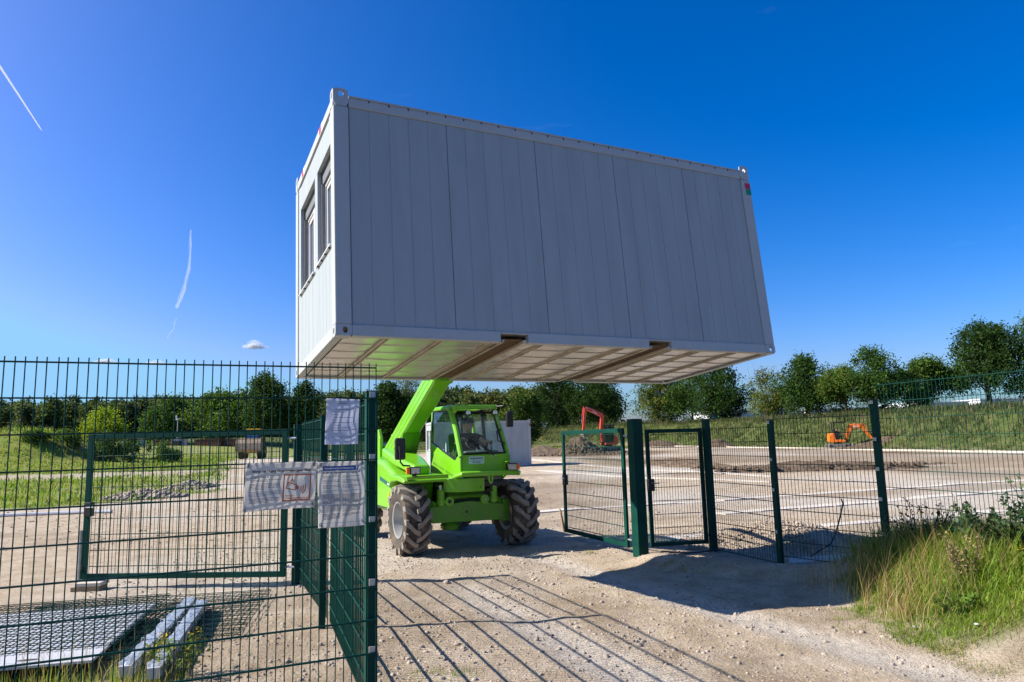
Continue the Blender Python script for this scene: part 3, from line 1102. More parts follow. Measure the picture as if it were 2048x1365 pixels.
# ------------------------------------------------------------------ office container
def holed_plate(mb, axis, at, th, u0, u1, v0, v1, cu, cv, ru, rv_, m=0, n=16):
    """rectangular plate with an oval hole; u,v are the two other axes in order"""
    outer, inner = [], []
    for k in range(n):
        a_ = 2 * math.pi * k / n + math.pi / n
        ca, sa = math.cos(a_), math.sin(a_)
        inner.append((cu + ru * ca, cv + rv_ * sa))
        q = max(abs(ca), abs(sa))
        ox, oy = ca / q, sa / q
        outer.append((cu + (ox * (u1 - cu) if ox > 0 else -ox * (u0 - cu)), cv + (oy * (v1 - cv) if oy > 0 else -oy * (v0 - cv))))

    def P(q, h_):
        return {'x': (h_, q[0], q[1]), 'y': (q[0], h_, q[1]), 'z': (q[0], q[1], h_)}[axis]
    vs = [P(q, at) for q in outer] + [P(q, at) for q in inner] + [P(q, at + th) for q in outer] + [P(q, at + th) for q in inner]
    fs = []
    for k in range(n):
        j = (k + 1) % n
        fs += [(k, j, n + j, n + k), (2 * n + k, 3 * n + k, 3 * n + j, 2 * n + j), (n + k, n + j, 3 * n + j, 3 * n + k), (k, 2 * n + k, 2 * n + j, j)]
    mb.add(vs, fs, m)


CL, CW, CH = 6.058, 2.438, 2.73          # length, width, height of the top rail; lifting tabs stand above


def office_container(label, group):
    t = thing("office_container", label, "office container", group=group)
    # corner posts, rails
    for x0, x1 in ((0.0, 0.17), (CL - 0.17, CL)):
        for y0, y1 in ((0.0, 0.16), (CW - 0.16, CW)):
            MB().box((x0, y0, 0.124), (x1, y1, 2.598)).build("corner_post", M_WFRAME, t, bevel=0.012)
    for y0, y1, s in ((0.0, 0.09, -1), (CW - 0.09, CW, 1)):
        mb = MB()
        for a_, b_ in ((0.172, 1.85), (2.20, 3.91), (4.26, CL - 0.172)):
            mb.box((a_, y0, 0.0), (b_, y1, 0.121))
        for a_, b_ in ((1.85, 2.20), (3.91, 4.26)):
            mb.box((a_ + .001, y0 + .004, 0.098), (b_ - .001, y1 - .004, 0.121))
        mb.build("bottom_rail", M_WFRAME, t, bevel=0.006)
        mb = MB()
        mb.box((0.172, y0, 2.60), (CL - 0.172, y1, 2.715))
        mb.build("top_rail", M_WFRAME, t, bevel=0.008)
        mb = MB()
        mb.box((0.175, y0 - 0.008 if s < 0 else y1 - 0.03, 2.7155), (CL - 0.175, y0 + 0.03 if s < 0 else y1 + 0.008, 2.735))
        g = mb.build("gutter_edge", M_WFRAME, t)
        for k in range(24):
            x = 0.40 + k * 0.2285
            yy = y0 - 0.001 if s < 0 else y1 - 0.004
            MB().box((x - 0.007, yy - .0015, 2.692 - rnd.random() * 0.012), (x + 0.007, yy + 0.006, 2.7145)).build("drain_slot", M_GAP, t)
    for x0, x1 in ((0.0, 0.09), (CL - 0.09, CL)):
        MB().box((x0, 0.162, 0.0), (x1, CW - 0.162, 0.121)).build("bottom_rail", M_WFRAME, t, bevel=0.006)
        MB().box((x0, 0.162, 2.60), (x1, CW - 0.162, 2.715)).build("top_rail", M_WFRAME, t, bevel=0.008)
    # corner fittings: bottom shells with an oval hole, top lifting tabs
    for ix, x0 in enumerate((0.0, CL - 0.17)):
        for iy, y0 in enumerate((0.0, CW - 0.16)):
            mb = MB()
            holed_plate(mb, 'y', y0 if iy == 0 else y0 + .15, 0.01, x0 + .001, x0 + .169, 0.0, 0.121, x0 + .10 if ix == 0 else x0 + .09, 0.062, 0.026, 0.036)
            holed_plate(mb, 'x', x0 if ix == 0 else x0 + .16, 0.01, y0 + .011, y0 + .149, 0.0, 0.121, y0 + .08, 0.062, 0.026, 0.036)
            mb.box((x0 + .002, y0 + .002, 0.111), (x0 + .168, y0 + .158, 0.1235))
            mb.box((x0 + .011, y0 + .011, 0.0), (x0 + .159, y0 + .149, 0.01))
            mb.build("corner_fitting", M_WFRAME, t)
            mb = MB()
            holed_plate(mb, 'y', y0 if iy == 0 else y0 + .148, 0.012, x0 + .001, x0 + .169, 2.60, 2.81, x0 + .085, 2.745, 0.030, 0.034)
            holed_plate(mb, 'x', x0 if ix == 0 else x0 + .157, 0.012, y0 + .013, y0 + .147, 2.60, 2.81, y0 + .08, 2.745, 0.022, 0.042)
            mb.box((x0 + .013, y0 + .013, 2.60), (x0 + .156, y0 + .147, 2.70))
            mb.build("lifting_tab", M_WFRAME, t)
    # long walls: five ribbed sheets each
    xs = [0.174, 1.32, 2.49, 3.655, 4.81, CL - 0.174]
    for y, s in ((0.014, 1), (CW - 0.014, -1)):
        for a_, b_ in zip(xs[:-1], xs[1:]):
            prof = [(a_ + 0.003, y + s * 0.004), (a_ + 0.008, y)]
            n = int(round((b_ - a_) / 0.233))
            for k in range(1, n):
                c = a_ + (b_ - a_) * k / n
                prof += [(c - 0.013, y), (c - 0.008, y + s * 0.0036), (c - 0.003, y + s * 0.0036), (c - 0.001, y - s * 0.001), (c + 0.009, y)]
            prof += [(b_ - 0.008, y), (b_ - 0.003, y + s * 0.004)]
            back = [(q[0], y + s * 0.05) for q in (prof[-1], prof[0])]
            MB().prism(prof + back, 'z', 0.124, 2.597).build("wall_panel", M_WHITE, t)
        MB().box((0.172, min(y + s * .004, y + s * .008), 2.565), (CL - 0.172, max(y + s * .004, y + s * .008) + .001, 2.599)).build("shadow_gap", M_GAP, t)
        for x in xs[1:-1]:
            MB().box((x - .0020, min(y + s * .006, y + s * .02), 0.125), (x + .0020, max(y + s * .006, y + s * .02), 2.59)).build("joint_seal", M_GAP, t)
    # right end wall: two plain sheets
    for a_, b_ in ((0.164, 1.217), (1.222, CW - 0.164)):
        MB().box((CL - 0.06, a_, 0.124), (CL - 0.016, b_, 2.597)).build("wall_panel", M_WHITE, t, bevel=0.004)
    # left end wall with two windows
    wins = ((0.185, 0.975), (1.135, 2.12))
    zb, zt = 1.06, 2.245
    for a_, b_ in ((0.164, 1.052), (1.056, CW - 0.164)):
        prof = [(0.016, a_), (0.016, b_), (0.06, b_), (0.06, a_)]
        n = 5
        pr = [(0.016, a_)]
        for k in range(1, n):
            c = a_ + (b_ - a_) * k / n
            pr += [(0.016, c - 0.008), (0.020, c - 0.004), (0.020, c + 0.002), (0.016, c + 0.006)]
        pr += [(0.016, b_), (0.06, b_), (0.06, a_)]
        MB().prism(pr, 'z', 0.124, zb - 0.012).build("wall_panel", M_WHITE, t)
        MB().box((0.016, a_, zt + .002), (0.06, b_, 2.597)).build("wall_panel", M_WHITE, t)
    for a_, b_ in ((0.164, wins[0][0] - .001), (wins[0][1] + .001, wins[1][0] - .001), (wins[1][1] + .001, CW - 0.164)):
        MB().box((0.016, a_, zb - .010), (0.06, b_, zt)).build("wall_panel", M_WHITE, t)
    for a_, b_ in wins:
        wf = MB()
        for q in ((a_, a_ + .030), (b_ - .030, b_)):
            wf.box((0.100, q[0], zb), (0.150, q[1], zt))
        wf.box((0.100, a_ + .031, zb), (0.150, b_ - .031, zb + 0.035))
        wf.box((0.100, a_ + .031, 2.055), (0.150, b_ - .031, 2.085))
        mid = a_ + (b_ - a_) * 0.50
        wf.box((0.098, mid - .030, zb + .036), (0.150, mid + .030, 2.054))
        w = wf.build("window", M_PVC, t, bevel=0.003)
        rv = MB()
        rv.box((0.058, a_ - .012, zb), (0.155, a_ - .001, zt))
        rv.box((0.058, b_ + .001, zb), (0.155, b_ + .012, zt))
        rv.box((0.058, a_ - .012, zt + .001), (0.155, b_ + .012, zt + .012))
        rv.build("reveal", M_SHUT_SHADE, w)  # reveal sides carry the recess shade in their dark colour
        for p0, p1 in ((a_ + .031, mid - .031), (mid + .031, b_ - .031)):
            MB().box((0.136, p0, zb + .036), (0.142, p1, 2.054)).build("pane", M_PANE, w)
            sf = MB()
            sf.box((0.118, p0 + .001, zb + .037), (0.134, p0 + .042, 2.053))
            sf.box((0.118, p1 - .042, zb + .037), (0.134, p1 - .001, 2.053))
            sf.box((0.118, p0 + .043, zb + .037), (0.134, p1 - .043, zb + .080))
            sf.box((0.118, p0 + .043, 2.010), (0.134, p1 - .043, 2.053))
            sf.build("sash", M_PVC, w, bevel=0.002)
        sb = MB()
        sb.box((0.075, a_ + .004, 2.088), (0.15, b_ - .004, zt - .003))
        sb.build("shutter_box", M_SHUT_SHADE, w)
        for q in ((a_ + .002, a_ + .034), (b_ - .034, b_ - .002)):
            MB().box((0.060, q[0], zb + .004), (0.096, q[1], 2.086)).build("shutter_rail", M_SHUT_SHADE, w)
        si = MB()
        si.box((-0.014, a_ - .01, zb - .024), (0.098, b_ + .01, zb - .012))
        so_ = si.build("sill", M_PVC, w)
        for k in range(4):
            yy = a_ + .08 + (b_ - a_ - .16) * k / 3
            MB().box((-0.012, yy - .007, zb - .038), (0.012, yy + .007, zb - .027)).build("sill_bracket", M_GAP, w)
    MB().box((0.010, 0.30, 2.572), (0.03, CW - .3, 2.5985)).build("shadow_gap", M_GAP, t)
    # roof, slightly cambered
    rf = MB()
    rf.prism([(0.09, 2.66), (CW - .09, 2.66), (CW - .09, 2.722), (CW / 2, 2.755), (0.09, 2.722)], 'x', 0.10, CL - .10)
    rf.build("roof", M_WFRAME, t)
    # underside: cross beams, sheet bays, fork pockets
    beams = [0.56, 1.17, 1.78, 2.42, 3.00, 3.58, 4.33, 4.80, 5.42]
    for x in beams:
        mb = MB()
        mb.box((x - .034, .092, 0.006), (x - .020, CW - .092, 0.030))
        mb.box((x + .020, .092, 0.006), (x + .034, CW - .092, 0.030))
        mb.box((x - .019, .092, 0.020), (x + .019, CW - .092, 0.032))
        mb.build("floor_beam", M_BEAM, t)
    for p0, p1 in ((1.90, 2.15), (3.96, 4.21)):
        mb = MB()
        mb.box((p0 - .028, .02, 0.006), (p0, CW - .02, 0.036))
        mb.box((p1, .02, 0.006), (p1 + .028, CW - .02, 0.036))
        mb.build("fork_pocket", M_BEAM, t)
        MB().box((p0 + .001, .03, 0.040), (p1 - .001, CW - .03, 0.044)).build("pocket_roof", M_POCKET, t)  # dark brown plate closing the shallow pocket
    bays = [0.092, 0.56, 1.17, 1.78, 1.90, 2.15, 2.42, 3.00, 3.58, 3.96, 4.21, 4.33, 4.80, 5.42, CL - .092]
    for a_, b_ in zip(bays[:-1], bays[1:]):
        if (a_, b_) in ((1.90, 2.15), (3.96, 4.21)) or b_ - a_ < 0.2:
            continue
        vs, fs = [], []
        nX, nS = 10, 6
        x0, x1 = a_ + .036, b_ - .036
        rows = []
        for k in range(nS):
            for e in (0.0, 0.33, 0.66, 0.985):
                rows.append((0.095 + (CW - .19) * (k + e) / nS, 0.022 + 0.008 * e))
        for (yy, zz) in rows:
            for i in range(nX + 1):
                xx = x0 + (x1 - x0) * i / nX
                b = 4 * (i / nX) * (1 - i / nX)
                vs.append((xx, yy, zz - 0.003 * b + 0.003 * math.sin(7 * xx + 3.1 * yy) * b + 0.0015 * math.sin(15 * yy + 5 * xx)))
        for j in range(len(rows) - 1):
            for i in range(nX):
                q = j * (nX + 1) + i
                fs.append((q, q + nX + 1, q + nX + 2, q + 1))
        nb = len(vs)
        vs += [(x0, .095, .05), (x1, .095, .05), (x1, CW - .095, .05), (x0, CW - .095, .05)]
        fs.append((nb, nb + 1, nb + 2, nb + 3))
        MB().add(vs, fs).build("floor_sheet", M_UNDER, t, smooth=True)
    MB().box((0.1, .1, .100), (CL - .1, CW - .1, .12)).build("floor_deck", M_BEAM, t)
    # stickers
    st_ = MB().box((CL - .108, -.0018, 2.455), (CL - .004, -.0002, 2.545))
    st_.build("red_sticker", M_RED, t)
    MB().box((CL - .100, -.0018, 2.362), (CL - .004, -.0002, 2.452)).build("green_sticker", M_GRN, t)
    for y0, y1 in ((0.55, 0.80), (1.72, 1.98)):
        MB().box((-.0018, y0, 2.612), (-.0002, y1, 2.705)).build("company_plate", M_PAPER, t)
        MB().box((-.0035, y0 + .10, 2.618), (-.002, y1 - .03, 2.699)).build("company_mark", M_RED, t)
    MB().box((-.0018, .02, .36), (-.0002, .09, .50)).build("paper_label", M_PAPER, t)
    return t


con = office_container("white office container lifted high in the air by the lime telehandler", "white office containers")
con.matrix_world = Matrix.Translation((-1.7802, 7.0183, 2.8481)) @ Matrix.Rotation(0.45777, 4, 'Z') @ Matrix.Rotation(-0.09335, 4, 'X')
con2 = copy_tree(con)
con2['label'] = "white office container standing on the ground behind the telehandler cab"
_a = R(16)
_bx, _by = 1.0, 43.3
con2.matrix_world = Matrix.Translation((_bx - CL * math.cos(_a), _by - CL * math.sin(_a), hz(-2, 43) + 0.02)) @ Matrix.Rotation(_a, 4, 'Z')

# ------------------------------------------------------------------ telehandler (x forward, y to its left, z up)
T_O = Vector((-0.872, 11.865, 0.0))
T_M = Matrix(((0.4417, 0.8972, 0, T_O.x), (-0.8972, 0.4417, 0, T_O.y), (0, 0, 1, 0.0), (0, 0, 0, 1)))
T_M[2][3] = (hz(-1.7, 11.4) + hz(0.0, 12.2)) / 2 - 0.005
tele = thing("telehandler", "lime green telehandler carrying the white container on its raised boom", "telehandler")
tele.matrix_world = T_M


def lugs(mb, R0, R1, hw, n, m, chir=1):
    """chevron lugs of a tractor type tyre around the y axis"""
    for side in (-1, 1):
        for k in range(n):
            th0 = 2 * math.pi * (k + (0.5 if side > 0 else 0)) / n
            path = [(hw * 1.03, 0.0), (hw * 0.62, 0.13), (hw * 0.30, 0.27), (-hw * 0.10, 0.34)]
            secs = []
            for i, (yy, dth) in enumerate(path):
                th = th0 + chir * dth
                wd = (0.085, 0.080, 0.078, 0.085)[i]
                top = R1 - (0.018 if i == 0 else 0)
                q = []
                for (rr, ww) in ((R0 - 0.03, wd * 1.25), (top, wd)):
                    for s in (-1, 1):
                        a_ = th + s * ww / R1 / 2 * 1.0
                        q.append((rr * math.sin(a_), side * yy, rr * math.cos(a_)))
                secs.append(q)
            vs = [p for s in secs for p in s]
            fs = [(0, 1, 3, 2), (12, 14, 15, 13)]
            for i in range(3):
                b = 4 * i
                fs += [(b + 2, b + 3, b + 7, b + 6), (b, b + 2, b + 6, b + 4), (b + 1, b + 5, b + 7, b + 3), (b, b + 4, b + 5, b + 1)]
            mb.add(vs, fs, m)
            # shoulder block running down the side wall
            a0 = th0
            ws = 0.075 / R1
            vs = []
            for (rr, yy) in ((R1 - 0.03, hw * 1.03), (R0 - 0.07, hw * 1.04)):
                for d in (0.0, -0.05):
                    for s in (-1, 1):
                        an = a0 + s * ws / 2 - chir * (0.0 if rr > R0 - .05 else 0.05)
                        vs.append((rr * math.sin(an), side * (yy + d), rr * math.cos(an)))
            mb.add(vs, [(0, 1, 5, 4), (2, 6, 7, 3), (0, 2, 3, 1), (4, 5, 7, 6), (0, 4, 6, 2), (1, 3, 7, 5)], m)


tyre_b = MB()
hw = 0.205
tyre_b.lathe([(0.27, -hw * .80), (0.33, -hw * .95), (0.42, -hw * 1.02), (0.475, -hw * .93), (0.502, -hw * .6), (0.508, 0), (0.502, hw * .6), (0.475, hw * .93), (0.42, hw * 1.02), (0.33, hw * .95), (0.27, hw * .80)], 48, 'y', m=0)
lugs(tyre_b, 0.50, 0.548, hw, 15, 1)
TYRE = tyre_b.mesh("tyre", [M_TYRE, M_LUG], smooth=True)
rim_b = MB()
rim_b.lathe([(0.275, -.17), (0.285, -.185), (0.262, -.178), (0.240, -.06), (0.215, .02), (0.15, .01), (0.12, -.04), (0.0001, -.04), (0.0001, -.01), (0.10, .0), (0.15, .04), (0.235, .03), (0.24, .16), (0.285, .185), (0.275, .17), (0.25, .12), (0.25, -.12)], 36, 'y')
for k in range(8):
    a_ = 2 * math.pi * k / 8
    rim_b.tube([(0.175 * math.cos(a_), 0.02, .175 * math.sin(a_)), (0.175 * math.cos(a_), -.010, .175 * math.sin(a_))], 0.014, 6)
RIM = rim_b.mesh("rim", M_RIM, smooth=True)
for wx in (0.0, -2.75):
    for s in (-1, 1):
        wE = bpy.data.objects.new("wheel", None)
        COL.objects.link(wE)
        wE.parent = tele
        wE.location = (wx, s * 0.935, 0.545)
        wE.rotation_euler = (0, 0.11 * s, 0 if s < 0 else math.pi)
        if s > 0:
            wE.scale = (-1, 1, 1)
        obj("tyre", TYRE, wE)
        obj("rim", RIM, wE)

P = tele
# chassis, axle
mb = MB()
mb.box((-3.1, -.34, .62), (0.05, .36, 1.02))
mb.box((-2.2, -.98, .60), (-.75, -.34, .72))
mb.box((-2.1, .36, .60), (-.95, .95, 1.15))
mb.box((-1.0, -.34, 1.02), (0.45, .60, 1.12))
mb.build("chassis", M_DARK, P, bevel=0.02)
mb = MB()
mb.prism([(-.64, .47), (.64, .45), (.66, .70), (.30, .755), (.02, .79), (-.36, .755), (-.66, .72)], 'x', 0.06, 0.20)
mb.box((-.12, -.60, .50), (0.055, .60, .70))
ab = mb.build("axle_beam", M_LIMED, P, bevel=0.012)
mb = MB()
for k in range(6):
    a_ = 2 * math.pi * k / 6 + .3
    mb.tube([(0.2, -.02 + .085 * math.cos(a_), .62 + .085 * math.sin(a_)), (0.207, -.02 + .085 * math.cos(a_), .62 + .085 * math.sin(a_))], 0.009, 6)
mb.lathe([(0.022, .199), (0.022, .212), (0.014, .212), (0.014, .199)], 12, 'x', (0, -.02, .62))
mb.build("bolt_ring", M_DARK, ab)
mb = MB()
mb.lathe([(.0001, -.02), (.13, -.02), (.16, .05), (.10, .12), (.0001, .13)], 16, 'z', (0.02, -.25, .36), closed=False)
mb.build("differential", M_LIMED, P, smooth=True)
for s in (-1, 1):
    mb = MB()
    mb.bar((0.08, s * .62, .60), (0.05, s * .74, .60), .22, .36)
    mb.bar((0.16, s * .56, .80), (0.06, s * .70, .50), .06, .09)
    mb.build("steering_knuckle", M_LIMED, P, bevel=0.02)
    mb = MB()
    mb.tube([(.19, s * .465, .74), (.19, s * .465, .995)], .062, 14)
    mb.tube([(.19, s * .465, .77), (.19, s * .465, .83)], .074, 14)
    c = mb.build("suspension_cylinder", M_LIME, P, smooth=True)
    MB().tube([(.19, s * .465, .995), (.19, s * .465, 1.06)], .042, 12).build("cylinder_rod", M_CHROME, c, smooth=True)
    mb = MB()
    mb.lathe([(.030, .13), (.075, .13), (.075, .235), (.030, .235)], 18, 'x', (0, s * .31 - .02, .80))
    e = mb.build("pivot_eye", M_LIME, P, smooth=True)
    MB().tube([(.15, s * .31 - .02, .80), (.245, s * .31 - .02, .80)], .032, 10).build("pivot_pin", M_CHROME if s > 0 else M_DARK, e, smooth=True)
mb = MB()
mb.tube([(.17, -.34, .83), (.17, -.16, .85), (.17, 0.05, .855), (.17, .26, .85)], .022, 8)
mb.build("tie_rod", M_LIMED, P, smooth=True)
mb = MB()
mb.tube([(.10, -.52, .92), (.22, -.42, .86), (.20, -.2, .80), (.22, .02, .82), (.20, .2, .79)], .012, 6)
mb.tube([(.05, .20, 1.0), (.24, .40, .95), (.20, .52, .85)], .011, 6)
mb.build("hydraulic_hose", M_BLACK, P, smooth=True)
# dark belly pan and curved skirt below the cab
mb = MB()
mb.prism([(-.55, .86), (.05, .80), (.24, .86), (.1, 1.0), (-.5, 1.05)], 'y', -.34, .30)
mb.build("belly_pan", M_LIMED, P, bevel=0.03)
pts = [(.30, -.46), (.42, -.40), (.505, -.27), (.53, -.12), (.535, .10), (.50, .17), (.40, .17), (.40, -.1), (.37, -.24), (.25, -.35)]
mb = MB()
mb.prism(pts, 'z', .955, 1.165)
sk = mb.build("front_skirt", M_LIME, P, smooth=True, bevel=0.01)
MB().tube([(.534, .085, 1.02), (.54, .085, 1.02)], .012, 8).build("bolt", M_DARK, sk)
mb = MB()
mb.prism([(-.46, .98), (-.30, 1.20), (-.26, 1.20), (-.16, .99)], 'x', .18, .36)
mb.build("boom_foot_guard", M_LIMED, P, bevel=0.015)
# bumper tube, tow eye
mb = MB()
mb.tube([(.30, -.32, 1.08), (.46, -.30, 1.20), (.58, -.24, 1.235), (.61, -.10, 1.235), (.61, .60, 1.23), (.59, .72, 1.225), (.50, .78, 1.215)], .043, 14)
bm_ = mb.build("bumper_tube", M_LIME, P, smooth=True)
ring = [(.635, .22 + .028 * math.sin(a_), 1.165 + .085 * math.cos(a_)) for a_ in np.linspace(0, 2 * math.pi, 21)]
MB().tube(ring, .016, 8, cap=False).build("tow_loop", M_LIME, bm_, smooth=True)
# engine cover on the machine's right and the mudguard over the wheel
mb = MB()
mb.prism([(-2.55, .62), (-.46, .60), (-.43, .78), (-.40, 1.20), (-1.20, 1.44), (-1.9, 1.50), (-2.5, 1.45)], 'y', -1.035, -.36)
hd = mb.build("engine_cover", M_LIME, P, smooth=True, bevel=0.07, seg=4)
mb = MB()
mb.prism([(-1.95, -.90), (-1.0, -.95), (-.15, -.88), (-.10, -.60), (-.9, -.46), (-1.9, -.44)], 'z', 1.2, 1.36, M=Matrix.Translation((0, 0, 0.02)) @ Matrix.Rotation(0.16, 4, 'Y'))
mb.build("raised_hood_lid", M_LIME, P, smooth=True, bevel=0.05, seg=4)
mb = MB()
mb.prism([(-.45, 1.02), (-.42, 1.24), (.02, 1.235), (.33, 1.20), (.40, 1.15), (.36, 1.12), (.0, 1.15), (-.32, 1.12)], 'y', -1.14, -.40)
mb.build("mudguard", M_LIME, P, smooth=True, bevel=0.035, seg=4)
mb = MB()
mb.tube([(.36, -1.08, 1.20), (.40, -.95, 1.215), (.40, -.42, 1.215)], .034, 10)
mb.build("mudguard_rail", M_LIME, P, smooth=True)
mb = MB()
mb.prism([(-1.34, 1.18), (-.60, 1.06), (-.60, .99), (-1.34, 1.11)], 'y', -1.0385, -1.0362)
bd = mb.build("teal_stripe", M_TEAL, P)
mb = MB()
for k in range(5):
    x = -.86 + k * .036
    mb.prism([(x, 1.082 - .162 * (x + .86)), (x + .022, 1.078 - .162 * (x + .86)), (x + .022, 1.050 - .162 * (x + .86)), (x, 1.054 - .162 * (x + .86))], 'y', -1.0402, -1.0388)
mb.build("stripe_marks", M_WINK, bd)
mb = MB()
mb.tube([(-.53, -1.036, .84), (-.53, -1.046, .84)], .028, 12)
mb.build("side_reflector", M_AMBER, P, smooth=True)
mb = MB()
mb.prism([(-.80, .79), (-.76, .79), (-.76, .93), (-.80, .93)], 'y', -1.044, -1.0365)
lt = mb.build("cover_latch", M_YEL, P)
MB().box((-.775, -1.052, .76), (-.768, -1.045, .84)).build("latch_rod", M_BLACK, lt)
MB().box((-2.5, -1.041, .655), (-.47, -1.036, .672)).build("cover_seam", M_GAP, P)
mb = MB()
mb.tube([(-2.0, -.62, 1.50), (-2.0, -.62, 1.76), (-1.97, -.62, 1.83), (-1.90, -.62, 1.86), (-1.82, -.62, 1.84), (-1.78, -.62, 1.76), (-1.78, -.62, 1.48)], .045, 12)
mb.build("exhaust_pipe", M_CHROME, P, smooth=True)
mb = MB()
mb.prism([(-2.55, 1.40), (-2.2, 1.40), (-2.18, 1.85), (-2.30, 2.02), (-2.42, 2.00)], 'y', -.80, -.74)
mb.prism([(-2.9, 1.0), (-2.0, 1.0), (-2.1, 1.45), (-2.45, 1.92), (-2.8, 1.92)], 'y', -.755, -.725)
mb.prism([(-2.9, 1.0), (-2.0, 1.0), (-2.1, 1.45), (-2.45, 1.92), (-2.8, 1.92)], 'y', -.405, -.375)
mb.build("boom_tower", M_LIME, P, bevel=0.012)
MB().tube([(-2.6, -.80, 1.70), (-2.6, -.34, 1.70)], .06, 14).build("boom_pin", M_GALV, P, smooth=True)

# boom: pivot at the back, rising forward between engine cover and cab
bA = R(26.0)
bU, bN = Vector((math.cos(bA), 0, math.sin(bA))), Vector((-math.sin(bA), 0, math.cos(bA)))
bO = Vector((-1.45, -.57, 1.845))                 # a point on the boom axis


def bp(s, dy, dn):
    q = bO + bU * s + bN * dn
    return (q.x, q.y + dy, q.z)


def boom_box(mb, s0, s1, w, h_, ch=0.03):
    sec = [(-w / 2, -h_ / 2 + ch), (-w / 2 + ch, -h_ / 2), (w / 2 - ch, -h_ / 2), (w / 2, -h_ / 2 + ch), (w / 2, h_ / 2 - ch), (w / 2 - ch, h_ / 2), (-w / 2 + ch, h_ / 2), (-w / 2, h_ / 2 - ch)]
    vs = [bp(s0, a_, b) for a_, b in sec] + [bp(s1, a_, b) for a_, b in sec]
    fs = [tuple(range(7, -1, -1)), tuple(range(8, 16))] + [(i, (i + 1) % 8, 8 + (i + 1) % 8, 8 + i) for i in range(8)]
    mb.add(vs, fs)


mb = MB()
boom_box(mb, -1.35, 2.30, .31, .33)
bo = mb.build("boom", M_LIME, P)
mb = MB()
for dn in (-.05, .055):
    v = [bp(s, -.1575, dn + e) for s in (-1.2, 2.2) for e in (-.004, .004)]
    v2 = [bp(s, -.1545, dn + e) for s in (-1.2, 2.2) for e in (-.004, .004)]
    mb.add(v + v2, [(0, 1, 3, 2), (4, 6, 7, 5), (0, 2, 6, 4), (1, 5, 7, 3), (0, 4, 5, 1), (2, 3, 7, 6)])
mb.build("weld_seam", M_LIMED, bo)
mb = MB()
boom_box(mb, 2.301, 2.75, .25, .26)
mb.build("inner_boom", M_LIME, bo)
mb = MB()
boom_box(mb, 2.22, 2.31, .35, .37)
mb.build("boom_collar", M_LIME, bo, bevel=0.01)
mb = MB()
poly = [(-.05, -.166), (.52, -.166), (.46, -.20), (-.02, -.44), (-.12, -.44), (-.22, -.30)]
for dy0, dy1 in ((-.165, -.145), (-.07, -.05), (.05, .07), (.145, .165)):
    vs = [bp(s, dy0, n_) for s, n_ in poly] + [bp(s, dy1, n_) for s, n_ in poly]
    k = len(poly)
    mb.add(vs, [tuple(range(k - 1, -1, -1)), tuple(range(k, 2 * k))] + [(i, (i + 1) % k, k + (i + 1) % k, k + i) for i in range(k)])
vs = [bp(.52, -.165, -.17), bp(.52, .165, -.17), bp(.0, .165, -.43), bp(.0, -.165, -.43), bp(.50, -.165, -.155), bp(.50, .165, -.155), bp(-.03, .165, -.42), bp(-.03, -.165, -.42)]
mb.add(vs, [(0, 1, 2, 3), (7, 6, 5, 4), (0, 4, 5, 1), (1, 5, 6, 2), (2, 6, 7, 3), (3, 7, 4, 0)])
mb.build("ram_bracket", M_LIMED, bo, bevel=0.004)
for dy in (-.09, .09):
    mb = MB()
    mb.tube([bp(-.06, dy, -.40), bp(-.62, dy, -.60)], .036, 10)
    ra = mb.build("lift_ram_rod", M_DARK, P, smooth=True)
    MB().tube([bp(-.62, dy, -.60), bp(-1.2, dy, -.80)], .055, 12).build("lift_ram_barrel", M_LIME, ra, smooth=True)
mb = MB()
mb.bar(bp(-.70, 0, -.52), bp(-.70, 0, -.95), .34, .18)
mb.build("ram_seat", M_LIMED, P, bevel=0.03)
# boom head, carriage and forks under the container
mb = MB()
mb.prism([(0.95, 2.98), (1.25, 3.12), (1.36, 3.02), (1.43, 2.72), (1.30, 2.70), (1.1, 2.85)], 'y', -.70, -.44)
mb.build("boom_head", M_LIME, P, bevel=0.01)
mb = MB()
for z in (2.665, 3.02):
    mb.box((1.40, -1.12, z), (1.455, 1.30, z + .085))
for y_ in (-1.05, -.55, .1, .7, 1.2):
    mb.box((1.405, y_ - .03, 2.751), (1.45, y_ + .03, 3.019))
mb.build("fork_carriage", M_LIMED, P, bevel=0.006)
mb = MB()
mb.prism([(1.33, 2.655), (1.46, 2.645), (1.47, 2.70), (1.35, 2.72)], 'y', -.26, -.08)
mb.build("carriage_lug", M_LIMED, P, bevel=0.01)
CO_M = con.matrix_world
for cx in (2.025, 4.085):
    fk = MB()
    loc = [CO_M @ Vector(q) for q in ((cx - .06, CW + .075, .048), (cx + .06, CW + .075, .048), (cx + .06, .35, .060), (cx - .06, .35, .060),
                                      (cx - .06, CW + .075, .086), (cx + .06, CW + .075, .086), (cx + .06, .35, .088), (cx - .06, .35, .088))]
    inv = T_M.inverted()
    fk.add([inv @ q for q in loc], [(0, 3, 2, 1), (4, 5, 6, 7), (0, 1, 5, 4), (1, 2, 6, 5), (2, 3, 7, 6), (3, 0, 4, 7)])
    loc = [CO_M @ Vector(q) for q in ((cx - .06, CW + .02, .086), (cx + .06, CW + .02, .086), (cx + .06, CW + .075, .086), (cx - .06, CW + .075, .086),
                                      (cx - .06, CW + .02, .62), (cx + .06, CW + .02, .62), (cx + .06, CW + .075, .62), (cx - .06, CW + .075, .62))]
    fk.add([inv @ q for q in loc], [(0, 3, 2, 1), (4, 5, 6, 7), (0, 1, 5, 4), (1, 2, 6, 5), (2, 3, 7, 6), (3, 0, 4, 7)])
    fk.build("fork", M_DARK, P)

